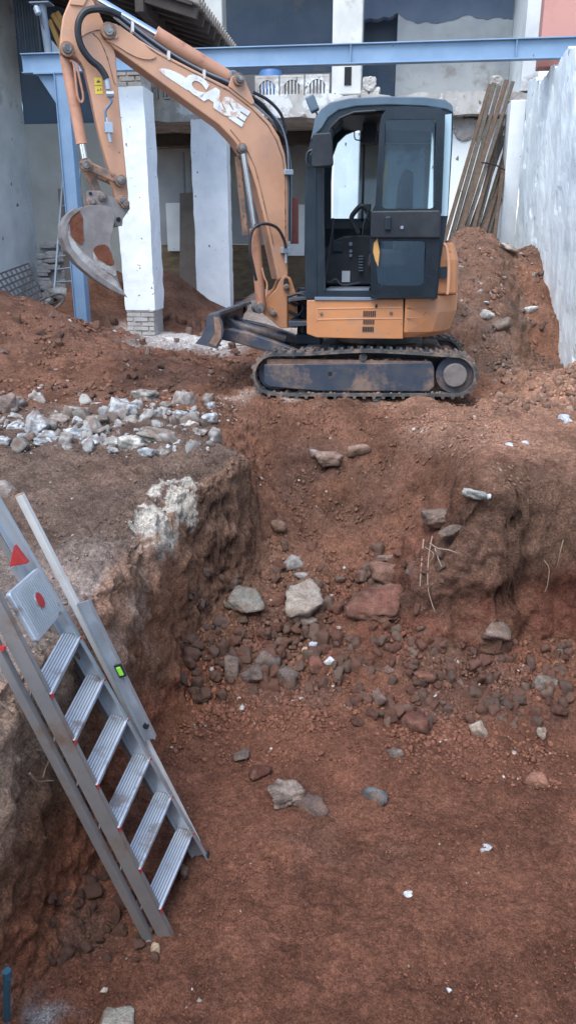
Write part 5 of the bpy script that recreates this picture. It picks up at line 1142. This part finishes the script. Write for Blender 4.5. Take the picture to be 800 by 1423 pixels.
# swing bracket
setswing(14)
sb_ = [(367, 437), (365, 424), (374, 413), (384, 402), (390, 388), (396, 382), (404, 386), (410, 404), (413, 414), (399, 412), (399, 456), (390, 456.5), (378, 446)]
sbk = E('swing_bracket', MB().prism(poly(sb_, 7.66), 7.66, 7.70).prism(poly([(x, y) for x, y in sb_], 7.66), 7.96, 8.0).prism(poly([(395, 410), (413, 410), (413, 456), (392, 456)], 7.7), 7.72, 7.95), M['orange'], bevel=.006); ORG[sbk] = ORG[ex]
pin(397.5, 399, .030, 7.64); E('black_pin_cover', MB().prism(smoothpoly(poly([(394, 386), (401, 386), (402, 403), (394, 403)], 7.63), 2), 7.625, 7.66), M['black'], sbk, bevel=.005)
pin(380, 435, .030, 7.64); E('retaining_plate', MB().prism(smoothpoly(poly([(370, 428), (376, 426), (386, 436), (381, 440), (373, 436)], 7.64), 1), 7.64, 7.66), M['rust'], sbk)
setswing()
E('king_post', MB().box((-.86, 7.66, .42), (-.62, 8.0, .52)).tube([(-.80, 7.83, .40), (-.80, 7.83, .95)], .07, 16).box((-.84, 7.7, .86), (-.60, 7.98, .92)), M['cabframe'], bevel=.008)
for k, (px) in enumerate(([(400, 412), (415, 408), (425, 412), (436, 420)], [(401, 420), (412, 424), (420, 418), (430, 426)], [(401, 432), (414, 438), (424, 428), (432, 432)], [(400, 445), (412, 442), (424, 448), (434, 446)], [(402, 426), (418, 414), (428, 420)])):
    hose(px, 7.55+k*.05, .014)
E('swing_hose_guard', MB().prism(poly([(401, 414), (428, 412), (428, 416), (401, 419)], 7.5), 7.45, 7.95).prism(poly([(401, 446), (428, 446), (428, 452), (401, 454)], 7.5), 7.45, 7.95), M['under'], bevel=.004)
setswing(26)
# bucket cylinder and links
cyl((91, 78), (114, 200), (119, 226), .047, .026, 7.82)
hose([(97, 84), (103, 90), (108, 132), (113, 142), (116, 134), (110, 105), (107, 88)], 7.74, .010, 'orangecyl', 'steel_pipe')
for yb_ in (7.70, 7.96): E('bucket_link', MB().bar(AY(119, 229, 7.70)*[1, 0, 1]+[0, yb_, 0], AY(168, 251, 7.70)*[1, 0, 1]+[0, yb_, 0], .03, .075, (0, 1, 0)), M['rust'], bevel=.012)
E('push_link', MB().bar(AY(121, 232, 7.83), AY(136, 270, 7.83), .12, .07, (0, 1, 0)), M['rust'], bevel=.012)
pin(120, 229, .052, 7.69); pin(168, 251, .050, 7.69)
# bucket
BK0, BK1 = 7.56, 8.12
bk = [(112, 288), (128, 285), (148, 286), (156, 289), (161, 300), (158, 314), (154, 335), (157, 362), (164, 388), (172, 408), (158, 400), (136, 386), (114, 366), (98, 345), (91, 328), (91, 312), (98, 298)]
shell = [(104, 288), (93, 298), (86, 312), (86, 330), (93, 349), (108, 368), (130, 387), (156, 404), (176, 412)]
shin = [(112, 292), (100, 302), (93.5, 314), (93.5, 328), (100, 345), (114, 362), (135, 381), (160, 398), (173, 409)]
bkt = E('bucket', MB().prism(poly(bk, BK0), BK0, BK0+.025), M['steelworn'], bevel=.003); ORG[bkt] = ORG[ex]
E('bucket_side', MB().prism(poly(bk, BK0), BK1-.025, BK1), M['steelworn'], bkt, bevel=.003)
SO, SI = poly(smoothpoly(shell, 0), BK0), poly(shin, BK0)
m = MB(); n_ = len(SO); vs = [(p[0], y, p[1]) for q, y in ((SO, BK0-.012), (SO, BK1+.012), (SI, BK0-.012), (SI, BK1+.012)) for p in q]
m.add(vs, [f for k in range(n_-1) for j in [k+1] for f in ((k, j, n_+j, n_+k), (2*n_+k, 3*n_+k, 3*n_+j, 2*n_+j), (k, 2*n_+k, 2*n_+j, j), (n_+k, n_+j, 3*n_+j, 3*n_+k))]+[(0, n_, 3*n_, 2*n_), (n_-1, 3*n_-1, 4*n_-1, 2*n_-1)])
E('bucket_shell', m, M['steelworn'], bkt, bevel=.004)
m = MB().prism(poly([(112, 290), (156, 290), (158, 300), (112, 298)], BK0), BK0+.02, BK1-.02); E('bucket_top_plate', m, M['steelworn'], bkt)
for k in range(4):
    y = BK0+.02+k*.165; m = MB().prism(poly([(158, 398), (166, 396), (178, 414), (172, 411)], BK0), y-.012, y+.05); E('bucket_tooth', m, M['bare'], bkt, bevel=.004)
def patch(name, pts, mat, t=.006, sd=0):
    P = np.array(smoothpoly(pts, 2)); P = P+np.stack([vnoise(P[:, 0]*.3, P[:, 1]*.3, sd), vnoise(P[:, 0]*.3, P[:, 1]*.3, sd+9)], 1)*1.2
    E(name, MB().prism(poly([tuple(p) for p in P], BK0), BK0-t, BK0+.001), mat, bkt)
patch('stuck_soil', [(97, 300), (108, 292), (115, 300), (117, 322), (116, 341), (106, 338), (97, 322)], M['redsoilpatch'])
patch('stuck_soil', [(130, 342), (150, 338), (156, 356), (160, 366), (156, 372), (144, 366), (132, 356)], M['redsoilpatch'], .007, 3)
patch('scraped_metal', [(94, 306), (96, 326), (108, 342), (126, 360), (146, 376), (160, 388), (166, 398), (172, 407), (156, 398), (132, 382), (112, 362), (97, 342), (91, 325)], M['bare'], .004, 5)
patch('scraped_metal', [(128, 350), (136, 352), (142, 362), (152, 370), (160, 364), (163, 386), (154, 380), (140, 372), (130, 362)], M['bare'], .005, 7)
br = [(121, 265), (140, 265), (150, 272), (166, 277), (180, 284), (181, 290), (171, 304), (170, 314), (160, 315), (154, 290), (124, 288), (121, 280)]
for yb_ in (7.66, 7.97): E('bucket_bracket', MB().prism(poly(br, 7.66), yb_, yb_+.03), M['steelworn'], bkt, bevel=.004)
for x, y, r in ((126, 269, .014), (165, 305, .02)): E('bracket_hole', MB().disc(AY(x, y, 7.66)[[0, 2]], r, 7.652, 7.662, 12), M['dark'], bkt)
for x, y in ((143, 274), (174, 283), (128, 281), (170, 278)): pin(x, y, .038, 7.64)
setswing()
# dozer blade
bp_ = [(288, 438), (303, 435.5), (309, 448), (311, 460), (308, 472), (301, 485), (291, 482), (271, 477.5), (280, 467), (286, 453)]
bl = E('dozer_blade', MB().prism(poly(bp_, 6.95), 6.95, 6.985).prism(poly([(288, 438), (296, 437), (294, 455), (289, 468), (280, 479), (271, 477.5), (280, 467), (286, 453)], 6.95), 6.985, 8.65).prism(poly([(287, 440), (290, 436), (305, 434), (306, 439)], 6.95), 6.96, 8.64), M['under'], bevel=.004); ORG[bl] = ORG[ex]
E('end_plate_dirt', MB().prism(poly([(297, 440), (304, 441), (308, 455), (307, 470), (300, 481), (291, 477), (299, 462)], 6.95), 6.944, 6.951), M['drysoil'], bl)
for y in (7.28, 8.2):
    E('blade_arm', MB().prism(poly([(300, 457), (316, 457), (345, 463), (378, 474), (425, 492), (424, 499), (365, 488), (330, 478), (303, 472)], 7.25), y, y+.10), M['under'], bl, bevel=.012)
for q1, q2, yb_ in (((313, 443), (350, 470), 7.6), ((322, 440), (372, 470), 8.1)): E('blade_brace', MB().bar(AY(*q1, yb_), AY(*q2, yb_), .09, .07, (0, 1, 0)), M['under'], bl, bevel=.01)
E('blade_cylinder', MB().tube([AY(320, 450, 7.75), AY(398, 470, 7.75)], .05, 14), M['under'], smooth=True)
E('blade_pivot', MB().disc(AY(334, 428, 8.6)[[0, 2]], .07, 8.55, 8.66, 18), M['under'], bl)
# ------------------------------------------------------------ step ladder in the pit
ld = thing('step_ladder', 'folded aluminium step ladder leaning from the pit floor against the left bank', 'ladder', (-.78, 2.59, -1.4))
def ext(a, b, k): return a+(b-a)*k
YL, YR = 2.36, 2.82
L0, L1 = AY(234, 1311, YL), AY(-9, 836, YL); L1 = ext(L0, L1, 1.45)
R0, R1 = AY(281, 1192, YR), AY(-5, 700, YR); R1 = ext(R0, R1, 1.12)
ul_ = (L1-L0)/np.linalg.norm(L1-L0); ur_ = (R1-R0)/np.linalg.norm(R1-R0)
def bar(m, a, b, w, h): m.bar(tuple(a), tuple(b), w, h, (0, 1, 0)); return m
def perp(u): return np.array([u[2], 0, -u[0]])       # towards the climber's side, right and up
# stiles: web plus two lips, open towards the steps
nl, nr = perp(ul_), perp(ur_)
m = MB(); bar(m, L0, L1, .004, .060)
for s in (-1, 1): bar(m, L0+nl*.028*s+np.array([0, .012, 0]), L1+nl*.028*s+np.array([0, .012, 0]), .026, .004)
E_ = m.build('stile', M['aludark'], ld); E_['label'] = 'near dull brown grey stile of the ladder'
m = MB(); bar(m, R0, R1, .004, .066)
for s in (-1, 1): bar(m, R0+nr*.031*s-np.array([0, .013, 0]), R1+nr*.031*s-np.array([0, .013, 0]), .028, .004)
m.build('stile', M['alu'], ld)
a0, a1 = AY(208, 1309, 2.345), AY(-7, 896, 2.345); a1 = ext(a0, a1, 1.5)
m = MB(); bar(m, a0, a1, .026, .030); bar(m, a0+perp((a1-a0)/np.linalg.norm(a1-a0))*.019, a1+perp((a1-a0)/np.linalg.norm(a1-a0))*.019, .034, .004)
m.build('rear_leg', M['aludark'], ld, bevel=.002)
b0, b1 = AY(266, 1188, 2.84), AY(-20, 712, 2.84); b1 = ext(b0, b1, 1.1)
m = MB(); bar(m, b0, b1, .022, .028); m.build('rear_leg', M['aludark'], ld, bevel=.002)
for k in range(7):
    if k == 6: break
    z = -1.255+.196*k
    tl = (z-L0[2])/(L1[2]-L0[2]); tr_ = (z-R0[2])/(R1[2]-R0[2])
    pl = L0+(L1-L0)*tl; pr2 = R0+(R1-R0)*tr_
    pl = pl+np.array([0, .004, 0]); pr2 = pr2-np.array([0, .004, 0])
    tilt = math.radians(-9); wd = np.array([math.cos(tilt), 0, math.sin(tilt)]); upv = np.array([-math.sin(tilt), 0, math.cos(tilt)])
    c1, c2 = pl+wd*.0, pr2+wd*.0
    m = MB()
    def brd(q1, q2, wid, th, du):
        vs = [e+wd*(wid/2*i)+upv*(du+th/2*j) for e in (q1, q2) for i, j in ((-1,-1),(1,-1),(1,1),(-1,1))]
        m.add(vs, [(0,1,2,3),(7,6,5,4),(0,4,5,1),(1,5,6,2),(2,6,7,3),(3,7,4,0)])
    brd(c1, c2, .080, .004, 0); brd(c1+wd*.039, c2+wd*.039, .003, .026, -.012); brd(c1-wd*.039, c2-wd*.039, .003, .022, -.011)
    s_ = m.build('step', M['alustep'], ld); ORG[s_] = ORG[ld]
    m = MB()
    for q in range(6): brd(c1+wd*(-.030+q*.0115), c2+wd*(-.030+q*.0115), .0035, .003, .0035)
    m.build('grip_ribs', M['aludark'], s_)
    for e, dd in ((c1, .006), (c2, -.006)):
        MB().box(tuple(e+wd*.030-upv*.022+np.array([-.004, min(dd, 0)*2, 0])), tuple(e+wd*.044+upv*.002+np.array([0, max(dd, 0)*2, 0]))).build('step_end_cap', M['red'], s_)
# tread platform folded parallel to the ladder
q = [AY(38, 897, 2.42), AY(78, 856, 2.76), AY(41, 792, 2.76), AY(1, 831, 2.42)]
q = [p+np.array([.02, 0, .01]) for p in q]
uu = (q[3]-q[0]+q[2]-q[1])/2; vv_ = (q[1]-q[0]+q[2]-q[3])/2; c = sum(q)/4; nn_ = np.cross(uu, vv_); nn_ /= np.linalg.norm(nn_)
if nn_@(CAM-c) < 0: nn_ = -nn_
def onp(a, b, t): return c+uu*a+vv_*b+nn_*t
rr = [(sx*(.5-.06)+.06*math.cos(t), sy*(.5-.06)+.06*math.sin(t)) for sx, sy, t0 in ((1, 1, 0), (-1, 1, 90), (-1, -1, 180), (1, -1, 270)) for t in [math.radians(t0+k*22.5) for k in range(5)]]
n = len(rr); m = MB().add([onp(a, b, t) for t in (0, .02) for a, b in rr], [tuple(range(n)), tuple(range(2*n-1, n-1, -1))]+[(i, (i+1) % n, n+(i+1) % n, n+i) for i in range(n)])
pf = m.build('tread_platform', M['alustep'], ld, bevel=.004); ORG[pf] = ORG[ld]
m = MB()
for k in range(15):
    b = -.40+.8*k/14; p, q2 = onp(-.43, b, .022), onp(.43, b, .022); m.tube([p, q2], .0045, 6)
m.build('grip_ribs', M['alu'], pf)
n = 24; m = MB().tube([onp(.02, .03, .018), onp(.02, .03, .029)], .032, 24); m.build('red_disc', M['red'], pf)
n = 24; m = MB().tube([onp(.02, .03, .018), onp(.02, .03, .0275)], .037, 24); m.build('disc_ring', M['alu'], pf)
m = MB(); tri = [AY(19, 759, 2.70), AY(13, 788, 2.70), AY(38, 784, 2.70)]
m.add([p for p in tri]+[p+np.array([0, .03, 0]) for p in tri], [(0,1,2),(5,4,3),(0,3,4,1),(1,4,5,2),(2,5,3,0)]); m.build('red_hinge_cover', M['red'], ld, bevel=.004)
m = MB(); bar(m, AY(21, 786, 2.74), AY(36, 810, 2.74), .03, .03); m.build('hinge_arm', M['alu'], ld)
for x, y, Y in ((4, 901, 2.35), (75, 842, 2.74), (31, 894, 2.40)):
    MB().disc(AY(x, y, Y-.012)[[0, 2]], .010, Y-.02, Y-.004, 12).build('rivet', M['red'], ld)
for o0, o1, nm in ((L0, L1, 1), (R0, R1, 1)):
    u = (o1-o0)/np.linalg.norm(o1-o0); m = MB(); bar(m, o0-u*.006, o0+u*.018, .034, .076); m.build('foot', M['red'] if nm and o0 is L0 else M['black'], ld, bevel=.002)
m = MB(); u = (a1-a0)/np.linalg.norm(a1-a0); bar(m, a0-u*.006, a0+u*.02, .034, .040); m.build('foot', M['alu'], ld, bevel=.002)
# long bar beside it and the level
ab = thing('long_bar', 'long thin whitish square bar leaning on the bank just right of the ladder', 'bar', tuple(AY(282, 1186, 2.90)))
p0, p1 = AY(281, 1186, 2.885), AY(28, 688, 2.92)
bar(MB(), p0, p1, .030, .032).build('square_tube', M['barwhite'], ab, bevel=.003)
u = (p1-p0)/np.linalg.norm(p1-p0); bar(MB(), p1, p1+u*.006, .028, .030).build('end_plug', pmat('tan_plug', (.40, .30, .2), .8, bump=0), ab)
lv = thing('spirit_level', 'grey aluminium spirit level with a green vial lying along the white bar', 'spirit level', tuple(AY(215, 1030, 3.0)))
p0, p1 = AY(209, 1027, 2.862), AY(116, 836, 2.868); u = (p1-p0)/np.linalg.norm(p1-p0); nv_ = perp(u)
m = bar(MB(), p0, p1, .010, .050)
for s in (-1, 1): bar(m, p0+nv_*.026*s, p1+nv_*.026*s, .030, .005)
m.build('level_body', M['alu'], lv, bevel=.001)
vc = AY(167.5, 932, 2.848); t0 = vc-u*.032; t1 = vc+u*.032
bar(MB(), t0, t1, .012, .036).build('vial_housing', M['black'], lv, bevel=.003)
bar(MB(), vc-u*.022-np.array([0, .004, 0]), vc+u*.022-np.array([0, .004, 0]), .012, .022).build('green_vial', M['vial'], lv, bevel=.004)
MB().disc((AY(203, 1009, 2.85))[[0, 2]], .014, 2.845, 2.856, 14).build('hang_hole', M['black'], lv)
# ------------------------------------------------------------ light, sky, camera
w = bpy.data.worlds.new('World'); S.world = w; w.use_nodes = True; nt = w.node_tree
sky = nt.nodes.new('ShaderNodeTexSky'); sky.sky_type = 'NISHITA'; sky.sun_disc = False
SUN_EL, SUN_AZ = math.radians(58), math.radians(200)
sky.sun_elevation = SUN_EL; sky.sun_rotation = SUN_AZ; sky.air_density = 1.0; sky.dust_density = .8; sky.ozone_density = .5
bg = nt.nodes['Background']; bg.inputs['Strength'].default_value = .15; nt.links.new(sky.outputs[0], bg.inputs['Color'])
sl = bpy.data.lights.new('sun', 'SUN'); sl.energy = 1.5; sl.angle = math.radians(45); sl.color = (1, .98, .95)
so = bpy.data.objects.new('sun', sl); COL.objects.link(so)
dv = Vector((math.sin(SUN_AZ)*math.cos(SUN_EL), math.cos(SUN_AZ)*math.cos(SUN_EL), math.sin(SUN_EL)))
so.rotation_euler = dv.to_track_quat('Z', 'Y').to_euler()
cd = bpy.data.cameras.new('camera'); cam = bpy.data.objects.new('camera', cd); COL.objects.link(cam); S.camera = cam
cd.sensor_fit = 'VERTICAL'; cd.sensor_height = 36; cd.lens = 36*F/1423; cd.clip_start = .05; cd.clip_end = 500
R = Matrix((rt, up, -fw)).transposed(); cam.matrix_world = Matrix.Translation(CAM)@R.to_4x4()
S.view_settings.view_transform = 'Standard'; S.view_settings.look = 'None'; S.view_settings.exposure = 1.4; S.view_settings.gamma = 1
S.render.engine = 'CYCLES'; S.cycles.max_bounces = 6
